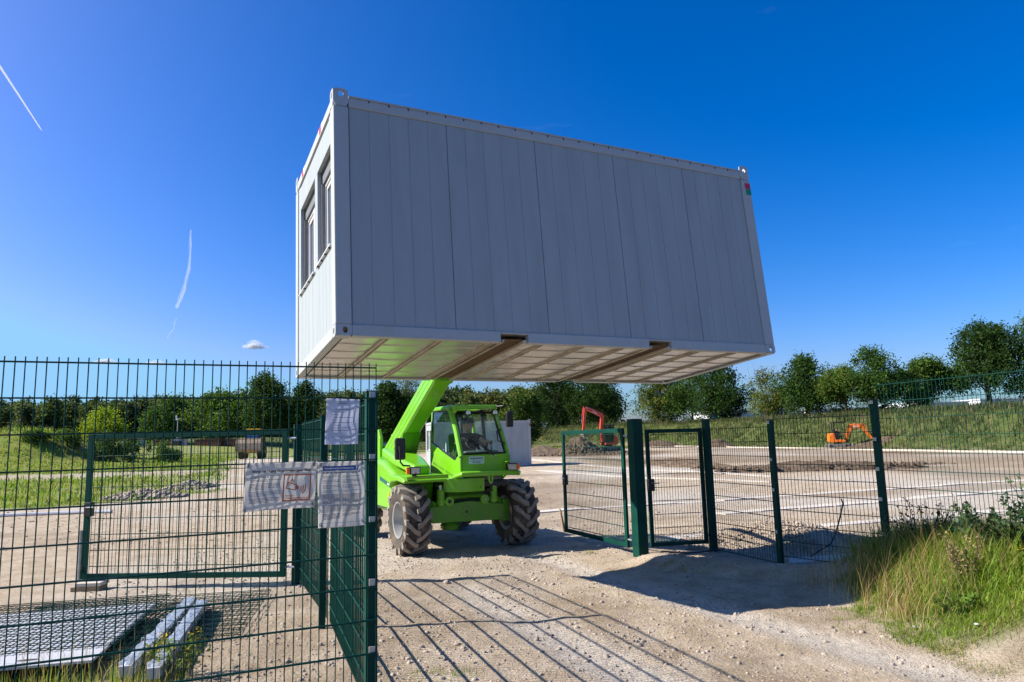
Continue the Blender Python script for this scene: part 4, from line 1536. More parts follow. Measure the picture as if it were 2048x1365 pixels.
# cab
YR, YL_ = -.25, .64
mb = MB()                                           # lower shell: right side, front, left side
mb.prism([(-.92, 1.10), (-.90, 1.73), (-.86, 1.745), (.235, 1.455), (.30, 1.455), (.36, 1.50), (.455, 1.53), (.50, 1.52), (.515, 1.28), (.46, 1.06), (.30, 1.12), (-.2, 1.12)], 'y', YR, YR + .04)
mb.build("cab_side", M_LIME, P, smooth=True, bevel=0.012)
mb = MB()
mb.prism([(YR + .041, 1.24), (YL_ - .01, 1.22), (YL_ - .03, 1.49), (YL_ - .06, 1.535), (YR + .041, 1.53)], 'x', .47, .512)
mb.build("cab_front", M_LIME, P, bevel=0.01)
mb = MB()
mb.prism([(-.92, 1.10), (-.90, 1.24), (.30, 1.24), (.46, 1.52), (.50, 1.52), (.50, 1.24), (.2, 1.10)], 'y', YL_ - .04, YL_)
mb.build("cab_side", M_LIME, P, bevel=0.012)


def pillar(a_, b_, w, d, name="cab_pillar", mid=None):
    mb = MB()
    pts = [a_] + ([mid] if mid else []) + [b_]
    for p_, q_ in zip(pts[:-1], pts[1:]):
        mb.bar(p_, q_, w, d, up=(1, 0, 0))
    return mb.build(name, M_LIME, P, bevel=0.015, seg=3)


mb = MB()
mb.tube([(.485, YR + .03, 1.50), (.40, YR + .03, 1.68), (.27, YR + .035, 1.92), (.11, YR + .035, 2.16), (.04, YR + .035, 2.25), (-.06, YR + .04, 2.305)], .045, 10)
mb.build("cab_pillar", M_LIME, P, smooth=True)
mb = MB()
mb.tube([(.485, YL_ - .03, 1.50), (.40, YL_ - .035, 1.68), (.27, YL_ - .05, 1.92), (.12, YL_ - .08, 2.18), (.06, YL_ - .09, 2.29)], .032, 10)
mb.build("cab_pillar", M_LIME, P, smooth=True)
pillar((-.88, YR + .03, 1.72), (-.86, YR + .05, 2.30), .05, .07)
pillar((-.88, YL_ - .03, 1.68), (-.86, YL_ - .10, 2.30), .05, .07)
mb = MB()                                          # inner dark posts and rear frame
mb.bar((-.35, YL_ - .06, 1.55), (-.40, YL_ - .11, 2.29), .05, .05)
mb.bar((-.86, YR + .06, 1.44), (-.86, YL_ - .06, 1.44), .06, .10)
mb.bar((-.84, .33, 1.44), (-.84, .33, 2.28), .05, .04)
mb.bar((-.84, YR + .10, 2.25), (-.84, YL_ - .12, 2.25), .05, .07)
mb.build("inner_frame", M_BLACK, P, bevel=0.008)
# windscreen gasket, panes
mb = MB()
gb = [(.485, YR + .055, 1.545), (.485, YL_ - .07, 1.545), (.10, YL_ - .105, 2.235), (.09, YR + .10, 2.235)]
cen = Vector((.29, .19, 1.89))
inn = [tuple(Vector(q) + (cen - Vector(q)) * .055) for q in gb]
dep = Vector((-.03, 0, -.015))
vs = gb + inn + [tuple(Vector(q) + dep) for q in gb] + [tuple(Vector(q) + dep) for q in inn]
fs = []
for i in range(4):
    j = (i + 1) % 4
    fs += [(i, j, 4 + j, 4 + i), (8 + i, 12 + i, 12 + j, 8 + j), (4 + i, 4 + j, 12 + j, 12 + i), (i, 8 + i, 8 + j, j)]
mb.add(vs, fs)
mb.build("windscreen_gasket", M_BLACK, P)


def pane(pts, nrm, name="window_pane"):
    off = Vector(nrm) * 0.006
    n = len(pts)
    vs = list(pts) + [tuple(Vector(q) + off) for q in pts]
    return MB().add(vs, [tuple(range(n)), tuple(range(2 * n - 1, n - 1, -1))] + [(i, n + i, n + (i + 1) % n, (i + 1) % n) for i in range(n)]).build(name, M_GLASS, P)


ws = pane([tuple(Vector(q) + Vector((-.012, 0, -.006))) for q in inn], (-.88, 0, -.48), "windscreen")
pane([(-.855, YR + .015, 1.735), (.235, YR + .015, 1.46), (.30, YR + .015, 1.47), (.37, YR + .016, 1.62), (.10, YR + .03, 2.13), (-.02, YR + .036, 2.25), (-.82, YR + .036, 2.26)], (0, 1, 0))
pane([(-.85, YL_ - .02, 1.26), (.28, YL_ - .02, 1.26), (.42, YL_ - .02, 1.55), (.08, YL_ - .075, 2.25), (-.82, YL_ - .085, 2.27)], (0, -1, 0))
pane([(-.865, YR + .07, 1.50), (-.865, YL_ - .07, 1.50), (-.865, YL_ - .11, 2.22), (-.865, YR + .09, 2.22)], (1, 0, 0))
mb = MB()
wp = [(-.86, 1.74), (.24, 1.462), (.31, 1.472), (.375, 1.62), (.10, 2.13), (-.02, 2.255), (-.83, 2.265)]
for i in range(len(wp)):
    a_, b_ = wp[i], wp[(i + 1) % len(wp)]
    ya = YR + .008 + .028 * max(0, (a_[1] - 1.5) / .75)
    yb = YR + .008 + .028 * max(0, (b_[1] - 1.5) / .75)
    mb.bar((a_[0], ya, a_[1]), (b_[0], yb, b_[1]), .022, .022, up=(0, 1, 0))
mb.build("window_gasket", M_BLACK, P)
# roof: frame with a barred roof light
mb = MB()
mb.box((.08, YR + .03, 2.275), (.20, YL_ - .07, 2.345))
mb.box((-.92, YR + .03, 2.285), (.079, YR + .115, 2.352))
mb.box((-.92, YL_ - .155, 2.285), (.079, YL_ - .07, 2.352))
mb.box((-.92, YR + .116, 2.285), (-.80, YL_ - .156, 2.352))
mb.build("cab_roof", M_LIME, P, bevel=0.015, seg=3)
mb = MB()
mb.add([(.205, YR + .035, 2.34), (.205, YR + .115, 2.285), (.06, YR + .035, 2.12), (.185, YR + .03, 2.335), (.185, YR + .11, 2.28), (.04, YR + .03, 2.12)],
       [(0, 1, 2), (5, 4, 3), (0, 3, 4, 1), (1, 4, 5, 2), (2, 5, 3, 0)])
mb.add([(.205, YL_ - .075, 2.34), (.205, YL_ - .17, 2.285), (.10, YL_ - .08, 2.20), (.185, YL_ - .07, 2.335), (.185, YL_ - .165, 2.28), (.08, YL_ - .075, 2.20)],
       [(0, 2, 1), (3, 4, 5), (0, 1, 4, 3), (1, 2, 5, 4), (2, 0, 3, 5)])
mb.build("roof_gusset", M_LIME, P)
rb_me = MB().bar((-.79, 0, 2.315), (.075, 0, 2.315), .022, .02).mesh("roof_bar", M_LIMED)
for k in range(7):
    obj("roof_bar", rb_me, P).location = (0, YR + .19 + k * .083, 0)
pane([(-.79, YR + .12, 2.335), (.075, YR + .12, 2.335), (.075, YL_ - .16, 2.335), (-.79, YL_ - .16, 2.335)], (0, 0, 1), "roof_pane")
for y_ in (.03, .52):
    mb = MB()
    mb.prism([(y_ - .045, 2.185), (y_ + .045, 2.185), (y_ + .045, 2.235), (y_ + .025, 2.262), (y_ - .025, 2.262), (y_ - .045, 2.235)], 'x', .14, .20)
    wl = mb.build("work_light", M_BLACK, P, bevel=0.006)
    MB().prism([(y_ - .04, 2.19), (y_ + .04, 2.19), (y_ + .04, 2.232), (y_ + .022, 2.256), (y_ - .022, 2.256), (y_ - .04, 2.232)], 'x', .201, .206).build("lamp_lens", M_LENS, wl)
# wiper, sticker, side lettering
mb = MB()
mb.tube([(.52, .30, 1.505), (.505, .27, 1.56), (.36, -.01, 1.82)], .009, 6)
mb.tube([(.52, .34, 1.505), (.50, .30, 1.565), (.36, .03, 1.82)], .008, 6)
mb.bar((.475, .20, 1.62), (.345, -.05, 1.86), .012, .022)
wi = mb.build("wiper", M_BLACK, P)
mb = MB()
for y_ in (.29, .345):
    mb.tube([(.513, y_, 1.505), (.53, y_, 1.505)], .011, 8)
mb.build("wiper_bolt", M_CHROME, wi)
mb = MB()
mb.box((.5125, -.105, 1.385), (.5145, .165, 1.505))
sp_ = mb.build("owner_sticker", M_STICK, P)
mb = MB()
for k in range(9):
    mb.box((.5148, -.085 + k * .026, 1.462 if k != 2 else 1.452), (.5158, -.085 + k * .026 + .018, 1.486))
mb.box((.5148, -.085, 1.440), (.5158, .145, 1.443))
for k in range(3):
    mb.box((.5148, -.05, 1.400 + k * .011), (.5158, .10, 1.404 + k * .011))
mb.build("sticker_print", M_BLUEINK, sp_)
mb = MB()
for k in range(25):
    if k in (6, 13):
        continue
    x = -.76 + k * .042
    z = 1.415 - .205 * (x + .76)
    q = [(x, z), (x + .028, z - .0057), (x + .028, z - .0507), (x, z - .045)]
    mb.prism(q, 'y', YR - .0020, YR - .0006)
    if k % 3 == 0:
        pass
mb.build("side_lettering", M_LIMED, P)
# headlamps with indicators
for (hx, hy, s) in ((.42, -.985, -1), (.56, .61, 1)):
    mb = MB()
    mb.box((hx, hy - .085, 1.262), (hx + .075, hy + .085, 1.378))
    mb.box((hx - .04, hy - .03, 1.235), (hx + .04, hy + .03, 1.262))
    hl = mb.build("headlight", M_BLACK, P, bevel=0.008)
    MB().box((hx + .0755, hy - .070, 1.276), (hx + .081, hy + .070, 1.364)).build("headlight_lens", M_LENS, hl, bevel=0.003)
    MB().box((hx + .01, hy + s * .086 - (.05 if s < 0 else 0), 1.270), (hx + .072, hy + s * .086 + (.05 if s > 0 else 0), 1.372)).build("indicator", M_AMBER, hl, bevel=0.008)
mb = MB()
mb.box((.52, .50, 1.24), (.558, .53, 1.41))
mb.box((.52, .50, 1.402), (.66, .72, 1.412))
mb.build("lamp_guard", M_LIME, P)
# mirrors
mb = MB()
mb.box((.40, -1.295, 1.49), (.47, -1.125, 1.825))
m1 = mb.build("mirror", M_BLACK, P, bevel=0.03, seg=3)
MB().tube([(.47, -1.235, 1.70), (.50, -1.235, 1.64), (.50, -1.225, 1.46), (.49, -1.18, 1.405), (.46, -1.06, 1.395)], .014, 8).build("mirror_arm", M_BLACK, m1, smooth=True)
mb = MB()
mb.box((.35, .635, 1.965), (.41, .765, 2.225))
m2 = mb.build("mirror", M_BLACK, P, bevel=0.025, seg=3)
MB().tube([(.10, .52, 2.315), (.36, .60, 2.320), (.38, .72, 2.318), (.38, .72, 2.10)], .012, 8).build("mirror_arm", M_BLACK, m2, smooth=True)
MB().tube([(.30, .57, 1.93), (.36, .47, 1.90), (.40, .47, 1.74), (.44, .58, 1.70)], .012, 8).build("grab_handle", M_BLACK, P, smooth=True)
# interior
mb = MB()
mb.box((-.62, -.04, 1.30), (-.12, .44, 1.42))
mb.prism([(-.62, 1.40), (-.50, 1.40), (-.60, 1.88), (-.72, 1.88)], 'y', .0, .40)
mb.build("driver_seat", M_SEAT, P, bevel=0.05, seg=3)
mb = MB()
mb.prism([(.30, 1.12), (.46, 1.12), (.46, 1.52), (.34, 1.60), (.22, 1.56)], 'y', -.12, .50)
mb.build("dashboard", M_DASH, P, bevel=0.03)
mb = MB()
ca, sa = math.cos(R(52)), math.sin(R(52))
wc = Vector((.13, .20, 1.72))
ring = [tuple(wc + Vector((-.19 * math.cos(a_) * ca * 1.0, .19 * math.sin(a_), .19 * math.cos(a_) * sa))) for a_ in np.linspace(0, 2 * math.pi, 33)]
mb.tube(ring, .014, 8, cap=False)
for a_ in (0.2, 2.3, 4.3):
    mb.tube([tuple(wc), tuple(wc + Vector((-.19 * math.cos(a_) * ca, .19 * math.sin(a_), .19 * math.cos(a_) * sa)))], .010, 6)
mb.tube([tuple(wc), (.26, .20, 1.56)], .03, 8)
mb.build("steering_wheel", M_BLACK, P, smooth=True)
mb = MB()
mb.box((-.30, .47, 1.40), (.15, .58, 1.58))
mb.tube([(.02, .52, 1.58), (.05, .50, 1.70)], .012, 6)
mb.tube([(.02, .50, 1.70), (.08, .50, 1.73)], .028, 8)
mb.build("control_console", M_DASH, P, bevel=0.02)
mb = MB()
mb.box((-.45, -.19, 1.50), (-.38, -.12, 1.62))
mb.prism([(-.30, 1.50), (-.25, 1.50), (-.27, 1.76), (-.30, 1.78)], 'y', -.19, -.15)
mb.build("paper_roll", M_PAPER, P)


# ------------------------------------------------------------------ people
def skin_body(name, verts, edges, radii, mats, paint, parent=None, levels=2, root=0):
    me = bpy.data.meshes.new(name)
    me.from_pydata(verts, edges, [])
    o = bpy.data.objects.new(name, me)
    COL.objects.link(o)
    sk = o.modifiers.new("skin", 'SKIN')
    sk.use_smooth_shade = True
    for i, v in enumerate(me.skin_vertices[0].data):
        r = radii[i]
        v.radius = (r, r) if not isinstance(r, tuple) else r
        v.use_root = (i == root)
    sb = o.modifiers.new("sub", 'SUBSURF')
    sb.levels = sb.render_levels = levels
    dg = bpy.context.evaluated_depsgraph_get()
    dg.update()
    full = bpy.data.meshes.new_from_object(o.evaluated_get(dg))
    bpy.data.objects.remove(o)
    full.name = name
    full.materials.clear()
    for m in mats:
        full.materials.append(m)
    for p in full.polygons:
        p.material_index = paint(p.center)
        p.use_smooth = True
    return obj(name, full, parent)


def hand(vs, es, rs, wrist, palm_dir, finger_dir, side, base):
    """palm and five bent fingers added to a skeleton; base = index of the wrist vertex"""
    w, pd, fd = Vector(wrist), Vector(palm_dir).normalized(), Vector(finger_dir).normalized()
    sd = fd.cross(pd).normalized() * side
    palm = len(vs)
    vs.append(tuple(w + fd * .055))
    rs.append(.030)
    es.append((base, palm))
    for k, ln in enumerate((.072, .080, .075, .060)):
        b = w + fd * .085 + sd * (.030 - .020 * k)
        i = len(vs)
        vs += [tuple(b), tuple(b + fd * ln * .5 + pd * .012), tuple(b + fd * ln * .7 + pd * .045)]
        rs += [.010, .009, .008]
        es += [(palm, i), (i, i + 1), (i + 1, i + 2)]
    i = len(vs)
    b = w + fd * .03 + sd * .035
    vs += [tuple(b), tuple(b + fd * .03 + sd * .018 + pd * .02), tuple(b + fd * .055 + sd * .008 + pd * .04)]
    rs += [.012, .011, .009]
    es += [(palm, i), (i, i + 1), (i + 1, i + 2)]


def seated_person(label, M, hip, look, hands, lean=0.0, cap=True):
    """look: unit vector of the face in the seat frame (x forward, y left); hands: two grip points"""
    hx, hy, hz_ = hip
    V, E_, Rr = [], [], []

    def v(p, r):
        V.append(p)
        Rr.append(r)
        return len(V) - 1
    pel = v((hx, hy, hz_ + .08), (.135, .16))
    wai = v((hx + .02 + lean * .3, hy, hz_ + .25), (.115, .145))
    che = v((hx + .04 + lean * .7, hy, hz_ + .43), (.125, .17))
    nec = v((hx + .05 + lean, hy, hz_ + .55), .070)
    ne2 = v((hx + .065 + lean, hy, hz_ + .595), .060)
    E_ += [(pel, wai), (wai, che), (che, nec), (nec, ne2)]
    lx, ly = look
    hb = Vector((hx + .075 + lean, hy, hz_ + .575))
    hd_ = [hb + Vector((lx * .025, ly * .025, .07)), hb + Vector((lx * .005, ly * .005, .13)), hb + Vector((-lx * .01, -ly * .01, .20))]
    i0 = ne2
    for q, r in zip(hd_, (.085, .108, .098)):
        k = v(tuple(q), r)
        E_.append((i0, k))
        i0 = k
    for s, tgt in zip((1, -1), hands):
        tx, ty, tz = tgt
        sh_ = v((hx + .05 + lean, hy + s * .185, hz_ + .50), .066)
        el = v(((hx + .05 + lean) * .45 + tx * .55, hy + s * .27, (hz_ + .50) * .35 + tz * .65 - .09), .045)
        wr = v((tx - .09, ty + s * .03, tz + .015), .029)
        E_ += [(che, sh_), (sh_, el), (el, wr)]
        fd = Vector((.09, -s * .03, .0)).normalized()
        hand(V, E_, Rr, V[wr], (0.1, 0, -1), tuple(fd), s, wr)
    for s in (1, -1):
        th = v((hx + .08, hy + s * .10, hz_ + .06), .095)
        kn = v((hx + .46, hy + s * .13, hz_ + .09), .066)
        an = v((hx + .50, hy + s * .13, hz_ - .33), .044)
        to = v((hx + .64, hy + s * .14, hz_ - .37), .040)
        E_ += [(pel, th), (th, kn), (kn, an), (an, to)]
    root = thing("person", label, "person")
    root.matrix_world = M

    def paint(c):
        if c.z > hz_ + .57:
            return 0
        if c.z < hz_ + .17 and (c.x > hx + .12 or c.z < hz_ + .10):
            return 2 if c.z > hz_ - .30 else 3
        for tgt in hands:
            if (Vector(tgt) - c).length < .27 and c.x > hx + .16 + lean * .5:
                return 0
        return 1
    skin_body("body", V, E_, Rr, [M_SKIN, M_SHIRT, M_JEANS, M_BLACK], paint, root)
    hc = hd_[1]
    L_, Q = Vector((lx, ly, 0)).normalized(), Vector((-ly, lx, 0)).normalized()

    def fp(f, q, z):
        return tuple(hc + L_ * f * 1.12 + Q * q * 1.12 + Vector((0, 0, z)))
    mb = MB()                                        # face: nose, mouth, ears
    mb.add([fp(.075, -.012, .012), fp(.075, .012, .012), fp(.075, 0, .045), fp(.108, 0, .005), fp(.078, 0, -.010)], [(0, 3, 2), (1, 2, 3), (0, 4, 3), (1, 3, 4), (0, 2, 1, 4)])
    for s in (-1, 1):
        mb.tube([fp(-.01, s * .080, -.02), fp(-.012, s * .090, .01), fp(-.01, s * .082, .035)], [.010, .014, .010], 6)
    mb.build("nose_and_ears", M_SKIN, root, smooth=True)
    mb = MB()
    mb.bar(fp(.073, -.022, -.035), fp(.073, .022, -.035), .008, .006)
    mb.build("mouth", M_REDM, root)
    mb = MB()
    mb.bar(fp(.079, -.055, .035), fp(.079, .055, .035), .02, .036)
    for s in (-1, 1):
        mb.bar(fp(.075, s * .056, .04), fp(-.01, s * .084, .035), .006, .008)
    mb.build("sunglasses", M_SHADE, root, bevel=0.006)
    mb = MB()
    cv = []
    n = 16
    prof = [(.104, .035), (.106, .070), (.096, .105), (.062, .130), (.0001, .138)]
    mb.lathe(prof, n, 'z', tuple(hc + Vector((0, 0, .0)) - L_ * .006), closed=False)
    mb.lathe([(.095, .035), (.104, .035)], n, 'z', tuple(hc - L_ * .006), closed=False)
    if cap:
        a0 = math.atan2(L_.y, L_.x)
        arc = []
        for k in range(9):
            a_ = a0 + R(-62 + 124 * k / 8)
            arc.append((a_, .102, .045))
        vs = []
        for a_, r_, z_ in arc:
            c_, s_ = math.cos(a_), math.sin(a_)
            f_ = math.cos(a_ - a0)
            o_ = r_ + .085 * max(0, f_ - .35)
            base = hc - L_ * .006
            vs += [(base.x + r_ * c_, base.y + r_ * s_, base.z + z_), (base.x + o_ * c_, base.y + o_ * s_, base.z + z_ - .012 * f_),
                   (base.x + r_ * c_, base.y + r_ * s_, base.z + z_ - .006), (base.x + o_ * c_, base.y + o_ * s_, base.z + z_ - .012 * f_ - .005)]
        fs = []
        for k in range(8):
            b = 4 * k
            fs += [(b, b + 1, b + 5, b + 4), (b + 2, b + 6, b + 7, b + 3), (b + 1, b + 3, b + 7, b + 5)]
        mb.add(vs, fs)
    mb.build("cap" if cap else "hair", M_CAP, root, smooth=True)
    return root


seated_person("driver in black cap and dark t-shirt holding the wheel inside the lime cab", T_M, (-.33, .19, 1.32), (.50, -.87), ((.13, .385, 1.74), (.05, .03, 1.78)), lean=.06)

# ------------------------------------------------------------------ excavators (x forward, y left)
def track_loop(mb, xc, y0, y1, L, H, n=10, m=0):
    r = H / 2
    pts = [(xc + L / 2 - r + r * math.sin(a), r + r * math.cos(a)) for a in np.linspace(0, math.pi, n)]
    pts += [(xc - L / 2 + r - r * math.sin(a), r - r * math.cos(a)) for a in np.linspace(0, math.pi, n)]
    mb.prism(pts, 'y', y0, y1, m)
    N = len(pts)
    for i in range(N):                      # grousers
        a, b = Vector(pts[i]), Vector(pts[(i + 1) % N])
        d = (b - a)
        k = max(1, int(d.length / .13))
        nn = Vector((-d.y, d.x)).normalized() * -1
        for j in range(k):
            c = a + d * ((j + .5) / k)
            t_ = d.normalized()
            q = [c - t_ * .03, c + t_ * .03, c + t_ * .02 - nn * .025, c - t_ * .02 - nn * .025]
            mb.prism([tuple(p) for p in q], 'y', y0 + .01, y1 - .01, m)


def link(mb, a, b, w, d0, d1, y=0.0, m=0):
    """tapered box boom between two points in the xz plane"""
    a, b = Vector((a[0], 0, a[1])), Vector((b[0], 0, b[1]))
    d = (b - a).normalized()
    n = Vector((-d.z, 0, d.x))
    q = [a - n * d0 / 2, b - n * d1 / 2, b + n * d1 / 2, a + n * d0 / 2]
    mb.prism([(p.x, p.z) for p in q], 'y', y - w / 2, y + w / 2, m)


def excavator(label, paint, loc, rz, closed_cab, boom, arm, bucket, s=1.0, turn=0.0, yoff=0.0, name_words=True):
    root = thing("mini_excavator", label, "excavator", loc, rz, "small tracked excavators on the lot")
    root.scale = (s, s, s)
    for y0 in (-.75, .45):
        mb = MB()
        track_loop(mb, 0, y0, y0 + .30, 1.95, .46)
        tk = mb.build("track", M_TRACK, root)
        mb = MB()
        for k in range(5):
            x = -.68 + k * .34
            rr = .17 if k in (0, 4) else .085
            mb.tube([(x, y0 - .008, .23 if k in (0, 4) else .13), (x, y0 + .308, .23 if k in (0, 4) else .13)], rr, 12)
        mb.build("roller", M_DARK, tk)
    mb = MB()
    mb.box((-.55, -.45, .22), (.55, .45, .50))
    mb.tube([(0, 0, .50), (0, 0, .60)], .34, 16)
    mb.build("undercarriage", M_DARK, root, bevel=.03)
    mb = MB()
    mb.prism([(1.16, .10), (1.24, .08), (1.22, .25), (1.28, .46), (1.20, .46), (1.12, .26)], 'y', -.75, .75)
    mb.bar((.5, -.3, .3), (1.15, -.3, .25), .10, .10)
    mb.bar((.5, .3, .3), (1.15, .3, .25), .10, .10)
    mb.build("dozer_blade", M_TRACK, root)
    up = bpy.data.objects.new("upper_structure", None)
    COL.objects.link(up)
    up.parent = root
    up.rotation_euler = (0, 0, turn)
    mb = MB()
    mb.prism([(-.62, .60), (-.72, .70), (-.74, 1.15), (-.66, 1.42), (-.45, 1.48), (-.30, 1.45), (-.22, .86), (.62, .82), (.68, .62)], 'y', -.68, .68)
    mb.build("body", paint, up, smooth=True, bevel=.05, seg=3)
    mb = MB()
    mb.box((-.30, -.60, .87), (.10, .60, 1.55))
    mb.build("engine_panel", M_DARK, up, bevel=.04)
    # cab or canopy
    c = MB()
    x0, x1, y0, y1, z0, z1 = -.28, .72, -.10 if closed_cab else -.45, .62 if closed_cab else .45, .86, 2.42
    for x in (x0, x1):
        for y in (y0, y1):
            if not closed_cab and x == x1:
                continue
            c.bar((x, y, z0), (x - (.10 if x == x1 else 0), y, z1), .11, .11)
            if closed_cab and x == x0:
                c.bar((.2, y, z0), (.15, y, z1), .07, .07)
                c.box((x0, y - .03, z0), (x1, y + .03, 1.12))
    if not closed_cab:
        for y in (y0, y1):
            c.bar((x1 - .10, y, 1.75), (x1 - .10, y, z1), .05, .05)
            c.bar((x1 - .10, y, 1.75), (x1, y, z0), .05, .05)
    c.box((x0 - .10, y0 - .12, z1), (x1 + .06, y1 + .12, z1 + .13))
    c.build("cab_frame" if closed_cab else "canopy", M_DARK, up, bevel=.015)
    if closed_cab:
        g = MB()
        g.box((x0 + .04, y0 + .005, 1.35), (x1 - .10, y0 + .015, z1 - .05))
        g.box((x0 + .04, y1 - .015, 1.0), (x1 - .10, y1 - .005, z1 - .05))
        g.box((x1 - .04, y0 + .05, 1.0), (x1 - .03, y1 - .05, z1 - .05))
        g.box((x0 + .02, y0 + .05, 1.45), (x0 + .03, y1 - .05, z1 - .05))
        g.build("cab_window", M_GLASSD, up)
    mb = MB()
    mb.box((-.18, -.25, .9), (.25, .25, 1.15))
    mb.box((-.26, -.30, 1.1), (-.12, .30, 1.85))
    mb.build("operator_seat", M_SEAT, up, bevel=.04)
    mb = MB()
    mb.box((.60, yoff - .13, .55), (.95, yoff + .13, .92))
    mb.build("swing_post", M_DARK, up, bevel=.03)
    # boom
    b_ = MB()
    ds = (.24, .36, .33, .25)
    for k in range(len(boom) - 1):
        link(b_, boom[k], boom[k + 1], .26, ds[min(k, 3)], ds[min(k + 1, 3)], yoff)
        b_.tube([(boom[k + 1][0], yoff - .10, boom[k + 1][1]), (boom[k + 1][0], yoff + .10, boom[k + 1][1])], ds[min(k + 1, 3)] / 2, 12)
    bo_ = b_.build("boom", paint, up, bevel=.015)
    if name_words:
        (xa, za), (xb, zb_) = boom[-2], boom[-1]
        an = math.atan2(zb_ - za, xb - xa)
        for sgn in (1, -1):
            vs, fs = text_geo("Kubota", .17, .004)
            mxx = max(p[0] for p in vs)
            L = math.hypot(xb - xa, zb_ - za)
            w = MB()
            out = []
            for p in vs:
                u = (p[0] - mxx / 2) * (1 if sgn < 0 else -1)
                out.append((xa + math.cos(an) * (L / 2 + u) - math.sin(an) * (p[1] - .06), yoff + sgn * .1325, za + math.sin(an) * (L / 2 + u) + math.cos(an) * (p[1] - .06)))
            w.add(out, fs)
            w.build("maker_lettering", M_WINK, bo_)
    a_ = MB()
    link(a_, arm[0], arm[1], .20, .30, .19, yoff)
    a_.tube([(arm[1][0], yoff - .10, arm[1][1]), (arm[1][0], yoff + .10, arm[1][1])], .085, 12)
    a_.build("dipper_arm", paint, up, bevel=.012)
    for (p, q, r) in ((( .85, .80), boom[1], .045), (boom[-2], arm[0], .04), ((arm[0][0] * .95 + arm[1][0] * .05, arm[0][1] + .10), ((arm[0][0] + 3 * arm[1][0]) / 4 + .1, (arm[0][1] + 3 * arm[1][1]) / 4 + .12), .035)):
        p_, q_ = Vector((p[0], yoff, p[1])), Vector((q[0], yoff, q[1]))
        n = (q_ - p_).cross(Vector((0, 1, 0))).normalized()
        o_ = n * (.19 if r != .045 else -.20)
        h = MB()
        mid = p_.lerp(q_, .55)
        h.tube([p_ + o_, mid + o_], r, 10)
        hc = h.build("hydraulic_cylinder", M_DARK if r == .045 else paint, up, smooth=True)
        MB().tube([mid + o_, q_ + o_ * .7], r * .55, 8).build("cylinder_rod", M_CHROME, hc, smooth=True)
    k = MB()
    bx, bz, ba = bucket
    pr = [(0, .10), (.16, .05), (.30, -.12), (.34, -.34), (.22, -.50), (-.02, -.56), (.0, -.52), (.18, -.46), (.27, -.33), (.24, -.13), (.13, .0), (-.02, .04)]
    ca_, sa_ = math.cos(ba), math.sin(ba)
    pr2 = [(bx + x * ca_ - z * sa_, bz + x * sa_ + z * ca_) for x, z in pr]
    k.prism(pr2, 'y', yoff - .42, yoff + .42)
    side = [(0, .08), (.16, .03), (.29, -.13), (.32, -.33), (.22, -.48), (0, -.53), (-.08, -.2)]
    sd = [(bx + x * ca_ - z * sa_, bz + x * sa_ + z * ca_) for x, z in side]
    for yy in (-.42, .40):
        k.prism(sd, 'y', yoff + yy + .001, yoff + yy + .019)
    for t_ in range(4):
        yy = yoff - .36 + t_ * .24
        k.prism([(bx + x * ca_ - z * sa_, bz + x * sa_ + z * ca_) for x, z in ((-.02, -.56), (-.14, -.55), (-.02, -.52))], 'y', yy - .03, yy + .03)
    k.build("bucket", M_BUCKET, up)
    return root


ex2 = (29.0, 64.0, hz(29.0, 64.0) + 0.03)
excavator("orange mini excavator with open canopy digging beside the far kerb", M_ORANGE, ex2, R(-12), False,
          [(.72, .80), (1.18, 2.05), (2.15, 2.12)], [(2.15, 2.12), (2.95, .95)], (2.98, .82, R(-8)), s=.95, yoff=-.25)
T2 = Matrix.Translation(ex2) @ Matrix.Rotation(R(-12), 4, 'Z') @ Matrix.Scale(.95, 4)
seated_person("operator with bare forearms seated in the orange mini excavator", T2, (-.05, 0, 1.10), (.9, -.43), ((.50, .26, 1.42), (.50, -.26, 1.42)), lean=.05, cap=False)
ex1 = (8.8, 66.5, hz(8.8, 66.5) + 0.02)
excavator("red excavator with closed cab and folded raised boom behind a dirt pile", M_REDM, ex1, R(196), True,
          [(.80, .85), (.86, 2.2), (.72, 3.45), (2.35, 4.15)], [(2.45, 4.22), (2.78, 2.05)], (2.80, 1.92, R(-40)), s=.95, turn=0.0, yoff=.36)


